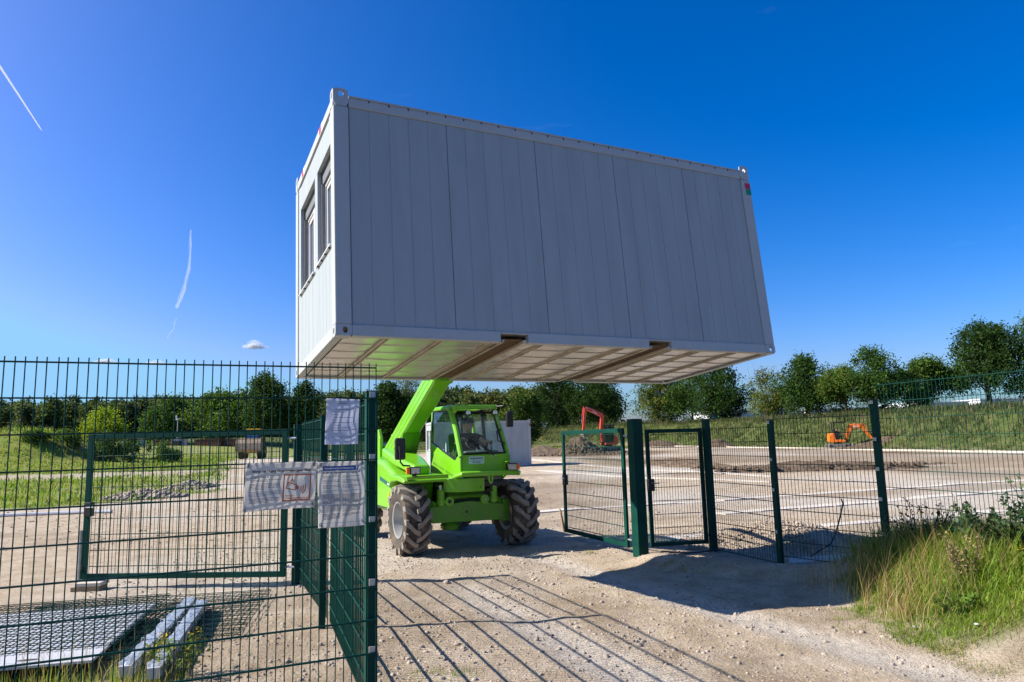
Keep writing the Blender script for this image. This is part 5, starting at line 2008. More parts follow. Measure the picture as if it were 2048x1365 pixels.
# wheel loader, seen head-on on the track
def wheel_loader(label, loc, rz):
    root = thing("wheel_loader", label, "wheel loader", loc, rz)
    tb = MB()
    tb.lathe([(.30, -.22), (.55, -.25), (.64, -.18), (.66, 0), (.64, .18), (.55, .25), (.30, .22)], 24, 'y')
    lugs(tb, .64, .70, .22, 14, 0)
    tm = tb.mesh("tyre", M_TYRE, smooth=True)
    rb = MB()
    rb.lathe([(.31, -.20), (.26, -.12), (.12, -.14), (.0001, -.14), (.0001, .1), (.31, .20)], 18, 'y', closed=False)
    rm = rb.mesh("rim", M_YEL, smooth=True)
    for x in (1.1, -1.2):
        for y in (-.92, .92):
            w = bpy.data.objects.new("wheel", None)
            COL.objects.link(w)
            w.parent = root
            w.location = (x, y, .70)
            obj("tyre", tm, w)
            obj("rim", rm, w)
    mb = MB()
    mb.prism([(-2.2, .75), (-2.25, 1.55), (-.6, 1.75), (.1, 1.60), (.3, 1.0), (1.5, .95), (1.5, .6), (-2.0, .6)], 'y', -.62, .62)
    mb.build("body", M_YEL, root, bevel=.05)
    mb = MB()
    for y in (-.62, .62):
        mb.bar((-.75, y, 1.7), (-.70, y, 2.95), .08, .08)
        mb.bar((.38, y, 1.4), (.22, y, 2.95), .08, .08)
    mb.build("cab_frame", M_DARK, root)
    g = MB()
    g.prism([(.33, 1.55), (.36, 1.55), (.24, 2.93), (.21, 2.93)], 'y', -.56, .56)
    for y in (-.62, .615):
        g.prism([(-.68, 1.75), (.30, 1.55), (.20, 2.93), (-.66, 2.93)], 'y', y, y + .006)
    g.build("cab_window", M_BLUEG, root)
    mb = MB()
    mb.box((-.85, -.72, 2.95), (.36, .72, 3.10))
    mb.build("cab_roof", M_YEL, root, bevel=.04)
    for y in (-.42, .42):
        mb = MB()
        mb.bar((.2, y, 1.55), (1.5, y, 1.15), .12, .24)
        mb.bar((1.5, y, 1.15), (2.1, y, 1.05), .12, .2)
        mb.build("lift_arm", M_DARK, root, bevel=.02)
    mb = MB()
    mb.prism([(2.05, 1.85), (2.0, 1.2), (2.15, .85), (2.7, .80), (2.95, 1.0), (2.9, 1.06), (2.68, .88), (2.2, .95), (2.1, 1.25), (2.2, 1.9), (2.45, 2.05), (2.42, 2.10)], 'y', -1.22, 1.22)
    for y in (-1.24, 1.22):
        mb.prism([(2.05, 1.85), (2.0, 1.2), (2.15, .85), (2.7, .80), (2.95, 1.0), (2.45, 2.05)], 'y', y, y + .02)
    mb.prism([(2.7, 1.15), (2.95, 1.03), (2.78, 1.60), (2.46, 2.0), (2.5, 1.5)], 'y', -1.19, 1.19)
    mb.build("bucket", M_BUCKET, root)
    for y in (-.85, .85):
        mb = MB()
        mb.prism([(.45, 1.42), (.55, 1.52), (1.5, 1.5), (1.75, 1.3), (1.72, 1.27), (1.45, 1.45), (.6, 1.46)], 'y', y - .25, y + .25)
        mb.build("mudguard", M_DARK, root)
    for y in (-.95, .95):
        mb = MB()
        mb.box((.30, y - .12, 2.2), (.36, y + .12, 2.65))
        mb.tube([(.3, y * .66, 2.8), (.33, y, 2.7)], .02, 6)
        mb.build("mirror", M_BLACK, root)
    return root


wheel_loader("dusty wheel loader with yellow cab roof coming down the track", (-27.4, 74.3, hz(-27.4, 74.3) + .01), R(-79))

# ------------------------------------------------------------------ heaps of earth and rubble
def heap(name, label, cx, cy, rx, ry, hgt, mat, seed, rot=0.0, n=56, rough=0.16, cat="heap"):
    gx_, gy_ = np.meshgrid(np.linspace(-1.25, 1.25, n), np.linspace(-1.25, 1.25, n))
    u, v = gx_.ravel(), gy_.ravel()
    c, s = math.cos(rot), math.sin(rot)
    x = cx + rx * u * c - ry * v * s
    y = cy + rx * u * s + ry * v * c
    r = np.hypot(u, v) + 0.18 * fbm(u, v, 2.0, 3, seed)
    prof = np.clip(1 - r, 0, 1) ** 0.9
    z = height(x, y) + hgt * prof * (1 + 0.5 * fbm(u, v, 2.5, 4, seed + 3)) + hgt * rough * fbm(u, v, 9, 3, seed + 7) * np.minimum(1, prof * 5) - 0.10 * (prof <= 0.0)
    i = np.arange(n * n).reshape(n, n)
    q = np.stack([i[:-1, :-1].ravel(), i[:-1, 1:].ravel(), i[1:, 1:].ravel(), i[1:, :-1].ravel()], 1)
    return tag(obj(name, np_mesh(name, np.stack([x, y, z], 1), [q], mat)), label, cat)


heap("dirt_pile", "brown heap of dug earth in front of the red excavator", 5.55, 61.0, 2.2, 2.4, 1.55, M_SOIL, 3, rough=.35)
heap("dirt_pile", "low brown spread of earth left of the big heap by the container", 2.3, 62.0, 3.2, 2.2, .75, M_SOIL, 9)
heap("dirt_pile", "long brown ridge of dug clods crossing the lot behind the small gate", 14.0, 33.0, 5.2, 1.1, .42, M_SOIL, 13, R(2), rough=.6)
heap("dirt_pile", "second stretch of brown clods running away behind the square gate post", 9.3, 40.0, 6.0, 1.2, .40, M_SOIL, 17, R(107), rough=.6)
heap("dirt_pile", "dark low bank of earth under the bucket of the orange excavator", 30.8, 63.0, 3.0, 1.1, .40, M_SOIL, 19, R(-12), rough=.5)
heap("rubble_heap", "grey broken concrete rubble at the edge of the green field", -13.6, 26.4, 1.3, .8, .26, M_RUBBLE, 23, R(40), rough=.9)
heap("rubble_heap", "second grey rubble heap farther up the dirt track", -14.3, 31.5, 1.8, .8, .28, M_RUBBLE, 29, R(110), rough=.9)
heap("soil_mound", "small brown mound by the far kerb behind the slim gate post", 22.7, 79.5, 2.2, 1.5, 1.0, M_SOIL, 31)
heap("soil_mound", "flat brown mound by the far kerb behind the small mesh gate", 18.2, 90.0, 3.2, 1.5, .9, M_SOIL, 37)


# loose stones: an uneven little rock, scattered
def rocks(name, pos, size, mat, seed, kind='stuff'):
    g = np.random.default_rng(seed)
    base = np.array([(0, 0, 1), (.94, 0, .35), (.29, .9, .35), (-.76, .55, .35), (-.76, -.55, .35), (.29, -.9, .35), (.76, .55, -.4), (-.29, .9, -.4), (-.94, 0, -.4), (-.29, -.9, -.4), (.76, -.55, -.4)])
    F_ = np.array([(0, 1, 2), (0, 2, 3), (0, 3, 4), (0, 4, 5), (0, 5, 1), (1, 6, 2), (2, 6, 7), (2, 7, 3), (3, 7, 8), (3, 8, 4), (4, 8, 9), (4, 9, 5), (5, 9, 10), (5, 10, 1), (1, 10, 6)])
    N_ = len(pos)
    sc = g.uniform(.55, 1.25, (N_, 1, 3)) * size[:, None, None] * np.array([1, 1, .72])
    vv = base[None] * g.uniform(.75, 1.2, (N_, len(base), 1)) * sc
    a = g.uniform(0, 6.28, N_)
    c, s = np.cos(a)[:, None], np.sin(a)[:, None]
    X = vv[..., 0] * c - vv[..., 1] * s
    Y = vv[..., 0] * s + vv[..., 1] * c
    vv = np.stack([X, Y, vv[..., 2]], -1) + pos[:, None, :]
    ff = (F_[None] + (np.arange(N_) * len(base))[:, None, None]).reshape(-1, 3)
    o = obj(name, np_mesh(name, vv.reshape(-1, 3), [ff], mat))
    return tag(o, kind=kind)


g = np.random.default_rng(5)


def scatter(n, x0, x1, y0, y1, p=1.0):
    x = g.uniform(x0, x1, n)
    y = y0 + (y1 - y0) * g.uniform(0, 1, n) ** p
    return x, y


x, y = scatter(42000, -5.5, 5.0, 4.0, 13.5, 1.3)
ok = fbm(x, y, 0.8, 3, 77) + g.uniform(-.25, .25, len(x)) > -0.03
ok &= ~((x > 3.4) & (y < 8))
x, y = x[ok], y[ok]
sz = 0.0035 + 0.020 * g.uniform(0, 1, len(x)) ** 9 + 0.005 * g.uniform(0, 1, len(x))
rocks("gravel", np.stack([x, y, height(x, y) + sz * 0.15], 1), sz, M_STONE, 6)
x, y = scatter(14000, -16, 14, 13, 34, 1.2)
keep = ~((x < -10) & (y > 22))
x, y = x[keep], y[keep]
sz = 0.008 + 0.030 * g.uniform(0, 1, len(x)) ** 7
rocks("gravel", np.stack([x, y, height(x, y) + sz * 0.15], 1), sz, M_STONE, 7)
n = 2600
a, r = g.uniform(0, 6.28, n), np.sqrt(g.uniform(0, 1, n))
x, y = 4.2 + 1.75 * r * np.cos(a), 11.75 + 1.1 * r * np.sin(a)
sz = 0.012 + 0.03 * g.uniform(0, 1, n) ** 3
rocks("rubble_stones", np.stack([x, y, height(x, y) + sz * .2], 1), sz, M_STONE, 8)
n = 1500
k = g.integers(0, 2, n)
a, r = g.uniform(0, 6.28, n), np.sqrt(g.uniform(0, 1, n))
x = np.where(k == 0, -13.6 + 1.5 * r * np.cos(a), -14.3 + 1.0 * r * np.cos(a))
y = np.where(k == 0, 26.2 + 1.1 * r * np.sin(a), 31.5 + 1.8 * r * np.sin(a))
sz = 0.03 + 0.11 * g.uniform(0, 1, n) ** 3
rocks("rubble_stones", np.stack([x, y, height(x, y) + .30 * (1 - r) + sz * .2], 1), sz, M_RUBBLE, 9)
n = 2600
a, r = g.uniform(0, 6.28, n), g.uniform(0, 1, n) ** .7
x, y = 4.9 + 5.2 * r * np.cos(a), 60.2 + 3.4 * r * np.sin(a)
e_ = np.hypot((x - 5.55) / 2.2, (y - 61.0) / 2.4)
sz = 0.04 + 0.16 * g.uniform(0, 1, n) ** 4
rocks("earth_clods", np.stack([x, y, height(x, y) + 1.5 * np.clip(1 - e_, 0, 1) ** .9 + sz * .1], 1), sz, M_SOIL, 14)
n = 900
t_ = g.uniform(0, 1, n)
x = 9 + 10 * t_ + g.normal(0, .5, n)
y = 33 + g.normal(0, .55, n)
sz = 0.04 + 0.13 * g.uniform(0, 1, n) ** 3
rocks("earth_clods", np.stack([x, y, height(x, y) + .15 + sz * .1], 1), sz, M_SOIL, 10)

for (x, y, s_, lab) in ((-.24, 4.80, .045, "pale flat stone lying on the drive among the fence shadows near the bottom edge"),
                        (-1.28, 5.36, .035, "dark pointed stone behind the near fence close to the middle post"),
                        (-1.12, 5.75, .04, "grey stone at the foot of the side fence behind the notices"),
                        (-.55, 6.45, .028, "little brown stone on the gravel left of the striped shadow"),
                        (.15, 6.55, .028, "small dark stone standing where a shadow line crosses the drive"),
                        (-.90, 9.2, .05, "brown stone alone on the gravel before the left front tyre")):
    o = rocks("stone", np.array([[x, y, hz(x, y) + s_ * .3]]), np.array([s_]), M_STONE, int(abs(x) * 100) + 3, 'thing')
    o['label'] = lab
    o['category'] = "stone"

# ------------------------------------------------------------------ building materials behind the near fence
def place_flat(root, x, y, z, rz, tilt=0.0):
    root.location = (x, y, z)
    root.rotation_euler = (0, tilt, rz)


BZ = R(194)
bx, by = -3.32, 5.70
bd_ = MB()
bd_.box((0, -2.05, 0), (2.45, 0.0, .022))
brd = thing("protective_board", "large white board lying under the stacked fence mats at lower left", "board")
o = bd_.build("board", M_BOARD, brd, bevel=.004)
place_flat(brd, bx + .02, by, .135, BZ)
for x_ in (.50, .86):
    n = 16
    MB().prism([(x_ + .075 * math.cos(2 * math.pi * k / n), -.16 + .024 * math.sin(2 * math.pi * k / n)) for k in range(n)], 'z', .0223, .0245).build("hand_slot", M_GAP, brd)
labs = ("top green wire mat of the stack on the white board", "green wire mat shifted right beneath the top mat of the stack", "lowest green wire mat jutting out behind the stack on the ground")
for k, (dx, dy, dz, dr) in enumerate(((.0, .34, .172, 0), (-.42, .30, .095, R(1.5)), (-.75, 1.05, .045, R(-3)))):
    r_ = thing("stacked_fence_mat", labs[k], "wire mat", group="fence mats stacked on the ground")
    vm, hm = wire_mesh('v', 2.03, .003), wire_mesh('h', 2.45, .0042)
    for i in range(50):
        o = obj("vertical_wire", vm, r_)
        o.location = (i * .05, 0, 0)
        o.rotation_euler = (R(90), 0, 0)
    for i in range(11):
        o = obj("horizontal_bar", hm, r_)
        o.location = (0, -.03 - i * .197, .007)
        o.rotation_euler = (R(90), 0, 0)
    place_flat(r_, bx - dx, by + dy, dz, BZ + dr)


def wrapped_post(label, a, b, seed):
    rr = random.Random(seed)
    a, b = Vector(a), Vector(b)
    L = (b - a).length
    root = thing("wrapped_post", label, "wrapped post", group="posts wrapped in silver film")
    root.location = a
    d = (b - a).normalized()
    root.rotation_euler = (0, -math.asin(d.z), math.atan2(d.y, d.x))
    vs, fs = [], []
    n, m = 46, 16
    for i in range(n + 1):
        x = L * i / n
        tp = 1.0 if 0 < i < n else .75
        for k in range(m):
            an = 2 * math.pi * k / m
            c, s = math.cos(an), math.sin(an)
            q = max(abs(c), abs(s)) ** .8
            wv = 1 + .07 * rr.uniform(-1, 1) + (.10 * math.sin(i * .9) if k in (2, 10) else 0)
            vs.append((x + rr.uniform(-.01, .01), .058 * c / q * wv * tp, .052 + .050 * s / q * wv * tp))
    for i in range(n):
        for k in range(m):
            fs.append((i * m + k, i * m + (k + 1) % m, (i + 1) * m + (k + 1) % m, (i + 1) * m + k))
    fs += [tuple(range(m - 1, -1, -1)), tuple(range(n * m, (n + 1) * m))]
    MB().add(vs, fs).build("film_wrap", M_WRAP, root)
    mb = MB()
    mb.box((-.03, -.045, .012), (.0, .045, .092))
    mb.build("post_end", M_BOARD, root)
    for u in (.28, .55, .8):
        MB().add([(L * u + e, .067 * c, .054 + .062 * s) for e in (0, .03) for c, s in ((-1, -.95), (1, -.95), (1, 1), (-1, 1))],
                 [(0, 1, 5, 4), (1, 2, 6, 5), (2, 3, 7, 6), (3, 0, 4, 7)]).build("tape_band", M_WRAP, root)
    return root


wrapped_post("silver wrapped post lying next to the mat stack, left one of the pair", (-3.01, 5.64, hz(-3.0, 5.6) + .04), (-3.61, 8.08, hz(-3.6, 8.0) + .04), 3)
wrapped_post("silver wrapped post lying nearest the side fence, right one of the pair", (-2.75, 5.56, hz(-2.7, 5.5) + .04), (-3.42, 7.92, hz(-3.4, 7.9) + .04), 4)
t = thing("paving_block", "grey paving slab on a timber piece under the end of the left gate leaf", "paving slab", (-5.46, 9.32, hz(-5.5, 9.3)), R(4))
MB().box((-.15, -.12, .06), (.17, .12, .105)).build("slab", M_KERB, t, bevel=.008)
MB().box((-.20, -.11, 0), (.15, .11, .058)).build("timber", M_WOOD, t, bevel=.006)
mb = MB()
hp_ = [(-16.5, 19.2), (-15.3, 19.55), (-14.3, 19.95), (-13.3, 20.15), (-12.3, 20.3), (-11.4, 20.25)]
mb.tube([(x, y, hz(x, y) + .045) for x, y in hp_], .05, 8)
tag(mb.build("pipe", M_BOARD, smooth=True), "pale flexible pipe lying along the field edge behind the left gate", "pipe")
mb = MB()
mb.tube([(4.63, 10.25, .80), (4.65, 10.25, .74), (4.58, 10.2, .59), (4.50, 10.2, .36), (4.40, 10.18, .20), (4.20, 10.1, .12), (4.03, 10.0, .06)], .011, 7)
tag(mb.build("cable", M_BLACK, smooth=True), "thin dark cable end curling up behind the fence by the gravel heap", "cable")
mb = MB()
mb.tube([(2.05, 10.35, .13), (2.4, 10.3, .10), (2.6, 10.25, .12), (2.9, 10.4, .12)], .012, 6)
tag(mb.build("loose_conduit", M_DARK, smooth=True), "loose dark conduit on the sand at the foot of the small gate", "conduit")
mb = MB()
mb.prism([(0, 0), (.05, 0), (.035, .44), (.015, .47)], 'y', -.02, .02)
o = mb.build("wooden_stake", M_WOOD)
o.location = (.88, 13.7, hz(.88, 13.7) - .03)
o.rotation_euler = (R(-4), R(-8), .4)
tag(o, "short wooden stake in the gravel left of the right gate leaf", "stake")


# ------------------------------------------------------------------ vegetation
def unit(v):
    return v / np.maximum(np.linalg.norm(v, axis=-1, keepdims=True), 1e-9)


def leaves(centers, size, cols, gen, flat=0.0):
    """one diamond-shaped leaf per centre; returns verts, quads, colours"""
    N_ = len(centers)
    nrm = unit(gen.normal(size=(N_, 3)) + np.array([0, 0, flat]))
    t_ = unit(np.cross(nrm, gen.normal(size=(N_, 3))))
    b_ = np.cross(nrm, t_)
    s = size[:, None]
    v = np.stack([centers - t_ * s, centers - b_ * s * .55 + nrm * s * .12, centers + t_ * s, centers + b_ * s * .55 + nrm * s * .12], 1)
    q = np.arange(N_ * 4).reshape(N_, 4)
    return v.reshape(-1, 3), q, np.repeat(cols, 4, 0)


def crown_points(gen, W_, H_, z0, nl, ncl, kl, sig, top=1.0, shell=.72, spread=1.0, sparse=0.0):
    """leaf positions of a crown made of uneven lobes; also the lobe centres for the limbs"""
    lob, rad = [], []
    for i in range(nl):
        a = gen.uniform(0, 2 * math.pi)
        h = gen.uniform(0.02, 1) ** .9
        prof = (math.sin(math.pi * min(1, max(0, (h * .86 + .13)))) ** .85)
        rr = W_ / 2 * prof * gen.uniform(.25, .82) * spread
        lob.append((rr * math.cos(a), rr * math.sin(a), z0 + H_ * (.12 + .76 * h)))
        rad.append(min(W_, H_) * gen.uniform(.15, .27) * (1.12 - .42 * h * top))
    for i in range(max(3, nl // 5)):                 # leaders that make the top ragged
        a = gen.uniform(0, 6.283)
        rr = W_ * gen.uniform(0, .26) * spread
        lob.append((rr * math.cos(a), rr * math.sin(a), z0 + H_ * gen.uniform(.84, .97) - rr * .55))
        rad.append(min(W_, H_) * gen.uniform(.07, .13))
    lob, rad = np.array(lob), np.array(rad)
    nl = len(lob)
    pick = gen.choice(nl, ncl, p=rad ** 2 / (rad ** 2).sum())
    d = unit(gen.normal(size=(ncl, 3)) + np.array([0, 0, .15]))
    r = rad[pick] * gen.uniform(shell, 1.12, ncl)
    cc = lob[pick] + d * r[:, None] * np.array([1, 1, .85])
    stray = gen.random(ncl) < .16
    cc[stray] += d[stray] * (rad[pick][stray] * gen.uniform(.05, .5, stray.sum()))[:, None]
    pts = np.repeat(cc, kl, 0) + gen.normal(size=(ncl * kl, 3)) * sig * np.repeat(gen.uniform(.6, 1.2, ncl), kl)[:, None]
    return pts, lob, rad


def tint(gen, n_, kl, base, var=.25, alt=None, altp=.15):
    c = np.array(base)[None] * np.exp(gen.normal(0, var, (n_, 1)))
    if alt is not None:
        k = gen.random(n_) < altp
        c[k] = np.array(alt)[None] * np.exp(gen.normal(0, var * .7, (k.sum(), 1)))
    c = np.repeat(c, kl, 0)
    return np.clip(c * np.exp(gen.normal(0, .15, (len(c), 1))), .004, .6)


def tree(label, x, y, top, W_, seed, base=(.040, .078, .016), alt=(.085, .115, .022), z0=1.2, ncl=330, kl=22, leaf=.20, group="trees standing on the bank", sig=.42, nl=26, altp=.2, trunk=.16, twigs=0, shell=.72, spread=1.0, cat="tree"):
    gen = np.random.default_rng(seed)
    gz_ = hz(x, y)
    H_ = top - gz_ - z0
    root = thing("tree", label, cat, (x, y, gz_), 0, group)
    ncl, leaf, sig = int(ncl * 2.1), leaf * .66, sig * .80
    pts, lob, rad = crown_points(gen, W_, H_, z0, nl, ncl, kl, sig, shell=shell, spread=spread)
    v, q, c = leaves(pts, leaf * gen.uniform(.65, 1.25, len(pts)), tint(gen, ncl, kl, base, .22, alt, altp), gen, .35)
    obj("crown", np_mesh("crown", v, [q], M_LEAF, c), root)
    mb = MB()
    fork = z0 + H_ * .28
    mb.tube([(0, 0, -.3), (.03, .02, z0 * .6), (-.05, .03, fork), (0.04, 0, z0 + H_ * .62)], [trunk * 1.25, trunk, trunk * .8, trunk * .25], 9)
    tk = mb.build("trunk", M_BARK, root, smooth=True)
    mb = MB()
    for i in range(0, len(lob), 2):
        a = Vector((-.03, .02, z0 * .75 + gen.uniform(0, 1) * H_ * .35))
        b = Vector(lob[i])
        mid = a.lerp(b, .5) + Vector((gen.normal() * .15, gen.normal() * .15, .22))
        mb.tube([a, mid, b], [trunk * .42, trunk * .26, trunk * .08], 5)
    for i in range(twigs):
        b = Vector((gen.normal() * W_ * .16, gen.normal() * W_ * .16, z0 + H_ * gen.uniform(.95, 1.16)))
        mb.tube([(b.x * .6, b.y * .6, z0 + H_ * .6), tuple(b)], [.03, .008], 4)
    mb.build("limbs", M_BARK, tk, smooth=True)
    return root


# trees on and behind the bank, from the machine to the right edge
def ray_x(px, y):
    """x of a distant spot whose bearing was measured in the photograph"""
    return (px - 1024 + 18) / 1400.0 * y


DK, MD, LT, YE = (.026, .056, .013), (.038, .080, .016), (.070, .125, .022), (.13, .15, .030)
tree("dark rounded oak partly hidden by the container, left of the red excavator arm", 7, 119, 13.6, 10.5, 101, DK, MD, .3, 360, 22, .24)
tree("broad dark oak directly behind the red excavator arm", 13.6, 116, 14, 11, 102, DK, MD, .3, 380, 22, .24)
tree("yellowish green leafy tree right of the red excavator, below the container", 22.2, 109, 12.8, 9, 103, (.058, .088, .018), YE, .1, 330, 22, .22, altp=.35)
tree("olive green tree above the square gate post", 27, 107, 12.8, 8.6, 104, MD, LT, .1, 300, 22, .22)
tree("dark round tree at the right lower corner of the container", 29.6, 100, 11.8, 9.2, 105, DK, MD, .2, 380, 24, .22)
tree("thin yellow green tree with bare twigs on top, right of the container", 32.6, 91, 9.9, 7.6, 106, (.072, .098, .02), YE, .1, 210, 20, .20, altp=.45, twigs=14, nl=18)
tree("dense mid green oak with pointed top behind the dark fence post", 33.7, 80.5, 10.6, 6.4, 107, MD, DK, .5, 330, 22, .20)
tree("light green bushy tree left of the orange excavator", 36.2, 77, 8.8, 5.6, 108, LT, YE, 1.2, 260, 22, .19, altp=.25)
tree("tall mid green oak above the orange excavator", 38.4, 75, 10.6, 6.2, 109, MD, LT, 1.2, 320, 22, .19)
tree("low wide green tree between the orange excavator and the big right oak", 44.6, 76, 9.2, 8.6, 110, LT, MD, .6, 340, 22, .20)
tree("big dark oak with a visible trunk, tallest tree on the bank", 51.2, 76, 13.4, 8.6, 111, DK, MD, 2.2, 460, 24, .20, nl=34, trunk=.26)
tree("bright leafy oak cut off by the right edge of the picture", 57.5, 75, 13.4, 8.8, 112, MD, YE, 1.2, 420, 22, .20, nl=30)
tree("low bush at the foot of the big dark oak", 53.0, 70, 6.3, 4.5, 113, MD, LT, .1, 120, 20, .16, nl=12, sig=.3)
gen = np.random.default_rng(55)
hx_ = np.linspace(0, 1, 420) + gen.normal(0, .01, 420)
P_ = np.stack([35.0 + 8.5 * hx_, 78.5 - 5 * hx_ + gen.normal(0, .5, 420), np.zeros(420)], 1)
P_[:, 2] = height(P_[:, 0], P_[:, 1]) + gen.uniform(0, 1, 420) * (.55 + .5 * vnoise(P_[:, 0] * .8, P_[:, 1] * 0, 5))
P_ = np.repeat(P_, 14, 0) + gen.normal(0, .16, (420 * 14, 3))
v, q, c = leaves(P_, .10 * gen.uniform(.6, 1.3, len(P_)), tint(gen, 420, 14, DK, .2, MD, .3), gen, .3)
hg_ = thing("hedge", "low dark hedge along the top of the bank in front of the pale halls", "hedge", (0, 0, 0))
obj("foliage", np_mesh("foliage", v, [q], M_LEAF, c), hg_)
# left and middle distance
tree("small bright yellow green tree at the end of the left gate top rail", -41.6, 72, 6.1, 3.7, 121, (.24, .30, .022), (.17, .24, .02), .2, 240, 22, .16, "trees before the wood", altp=.3, nl=18)
tree("round mid green tree behind the camera mast", -57.5, 118, 10.2, 9.5, 122, (.045, .092, .018), MD, .4, 260, 20, .30, "trees before the wood", sig=.5)
tree("pale green tree left of the wheel loader", -48.5, 116, 11.2, 11.0, 123, LT, (.085, .13, .03), .8, 330, 20, .32, "trees before the wood", sig=.6)
tree("tall dark green tree above the wheel loader", -39.5, 112, 12.9, 9.5, 124, (.038, .072, .016), MD, .6, 380, 22, .30, "trees before the wood", sig=.5)
tree("dark tree behind the posters", -33.2, 112, 12.4, 6.0, 125, DK, MD, .6, 260, 22, .28, "trees before the wood", sig=.5)
tree("dark bushy tree left of the lime boom", -18.0, 100, 10.6, 7.0, 126, DK, MD, .4, 320, 22, .27, "trees before the wood", sig=.5)
tree("feathery grey green willow behind the lime boom", -14.6, 104, 12.0, 7.5, 127, (.085, .105, .045), (.06, .09, .03), .4, 420, 26, .16, "trees before the wood", sig=.55, nl=20)
tree("round dark shrub tree right behind the cab", 1.2, 98, 9.0, 6.5, 128, MD, YE, .3, 280, 22, .25, "trees before the wood")

for k, (x, y, tp, w_, lab) in enumerate(((-43.6, 64.5, 3.6, 3.4, "leftmost dark bush on the slope of the green mound"), (-41.0, 65.0, 3.7, 3.8, "second dark bush from the left on the green mound"),
                                          (-38.2, 65.5, 3.5, 3.8, "wide dark bush at the right shoulder of the green mound"), (-35.4, 66.0, 2.9, 3.2, "low dark bush on the mound left of the gate upright"),
                                          (-32.6, 66.5, 2.5, 3.6, "low dark bush at the foot of the yellow green tree"))):
    tree(lab, x, y, tp, w_, 140 + k, (.075, .125, .026), LT, .05, 90, 20, .13, "bushes on the green mound", nl=12, sig=.24, trunk=.05, cat="bush")

# the wood behind: one far mass of crowns
gen = np.random.default_rng(77)
Vv, Qq, Cc = [], [], []
off = 0
tw = MB()
for k in range(290):
    row = k % 3
    ang_ = -49 + 58 * ((k * 0.61803) % 1.0) + gen.uniform(-.25, .25)
    dist = 158 + row * 13 + gen.uniform(-5, 5)
    x, y = math.tan(R(ang_)) * dist, dist
    if x > 24 or x < -176:
        continue
    topz = 12.6 + 1.2 * row + gen.normal(0, .7)
    if -12 < x:
        topz -= 0.6
    Wd = gen.uniform(4.5, 8.5)
    base = [(.046, .072, .030), (.062, .090, .032), (.088, .112, .036), (.075, .095, .046)][gen.integers(0, 4)]
    if -12 < x and gen.random() < .5:
        base = (.085, .088, .024)
    pts, lob, rad = crown_points(gen, Wd, topz - 1.0, .2, 15, 300, 10, .5)
    v, q, c = leaves(pts, .34 * gen.uniform(.6, 1.25, len(pts)), tint(gen, 300, 10, base, .25, (.07, .10, .03), .15), gen, .3)
    v = v + np.array([x, y, 1.0])
    Vv.append(v)
    Qq.append(q + off)
    Cc.append(c)
    off += len(v)
    tw.tube([(x, y, 0), (x, y, 8)], [.22, .1], 5)
wood = tag(obj("far_wood", np_mesh("far_wood", np.concatenate(Vv), [np.concatenate(Qq)], M_LEAF, np.concatenate(Cc))), kind='stuff')
tag(tw.build("far_wood_trunks", M_BARK), kind='stuff')


def tufts(name, x, y, hgt, width, nb, gen, cols, lean=.5, zoff=0.0, seed_heads=None, spread=.12, mat=None):
    """grass tufts: nb bent blades each; cols (N,3) per tuft"""
    N_ = len(x) * nb
    X = np.repeat(x, nb) + gen.normal(0, 1, N_) * spread
    Y = np.repeat(y, nb) + gen.normal(0, 1, N_) * spread
    H_ = np.repeat(hgt, nb) * gen.uniform(.45, 1.1, N_)
    a = gen.uniform(0, 6.283, N_)
    ln = gen.uniform(.1, 1, N_) * lean
    D = np.stack([np.cos(a), np.sin(a), np.zeros(N_)], 1)
    Sd = np.stack([-np.sin(a + .6), np.cos(a + .6), np.zeros(N_)], 1)
    Bp = np.stack([X, Y, height(X, Y) + zoff - .01], 1)
    up = np.array([0, 0, 1.0])
    w = np.repeat(np.broadcast_to(width, x.shape), nb)[:, None] * gen.uniform(.6, 1.2, (N_, 1))
    rows = []
    for f, ww in ((0, 1.0), (.4, .85), (.75, .55)):
        cpos = Bp + up * (H_ * (f - .25 * ln * f * f))[:, None] + D * (H_ * ln * f * f)[:, None]
        rows += [cpos - Sd * w * ww / 2, cpos + Sd * w * ww / 2]
    tip = Bp + up * (H_ * (1 - .25 * ln))[:, None] + D * (H_ * ln)[:, None]
    v = np.stack(rows + [tip], 1)
    i = (np.arange(N_) * 7)[:, None]
    q1 = i + np.array([[0, 1, 3, 2]])
    q2 = i + np.array([[2, 3, 5, 4]])
    t3 = i + np.array([[4, 5, 6]])
    C = np.repeat(cols, nb, 0) * np.exp(gen.normal(0, .2, (N_, 1)))
    C = np.repeat(np.clip(C, 0.005, .6), 7, 0)
    return tag(obj(name, np_mesh(name, v.reshape(-1, 3), [np.concatenate([q1, q2]), t3], mat or M_GRASS, C)), kind='stuff')


def colmix(gen, n_, cols, p):
    k = gen.choice(len(cols), n_, p=p)
    return np.array(cols)[k]


G_FRESH, G_MID, G_OLIVE, G_TAN, G_DRY = (.175, .275, .022), (.115, .195, .022), (.21, .225, .04), (.36, .25, .12), (.42, .33, .16)
gen = np.random.default_rng(3)
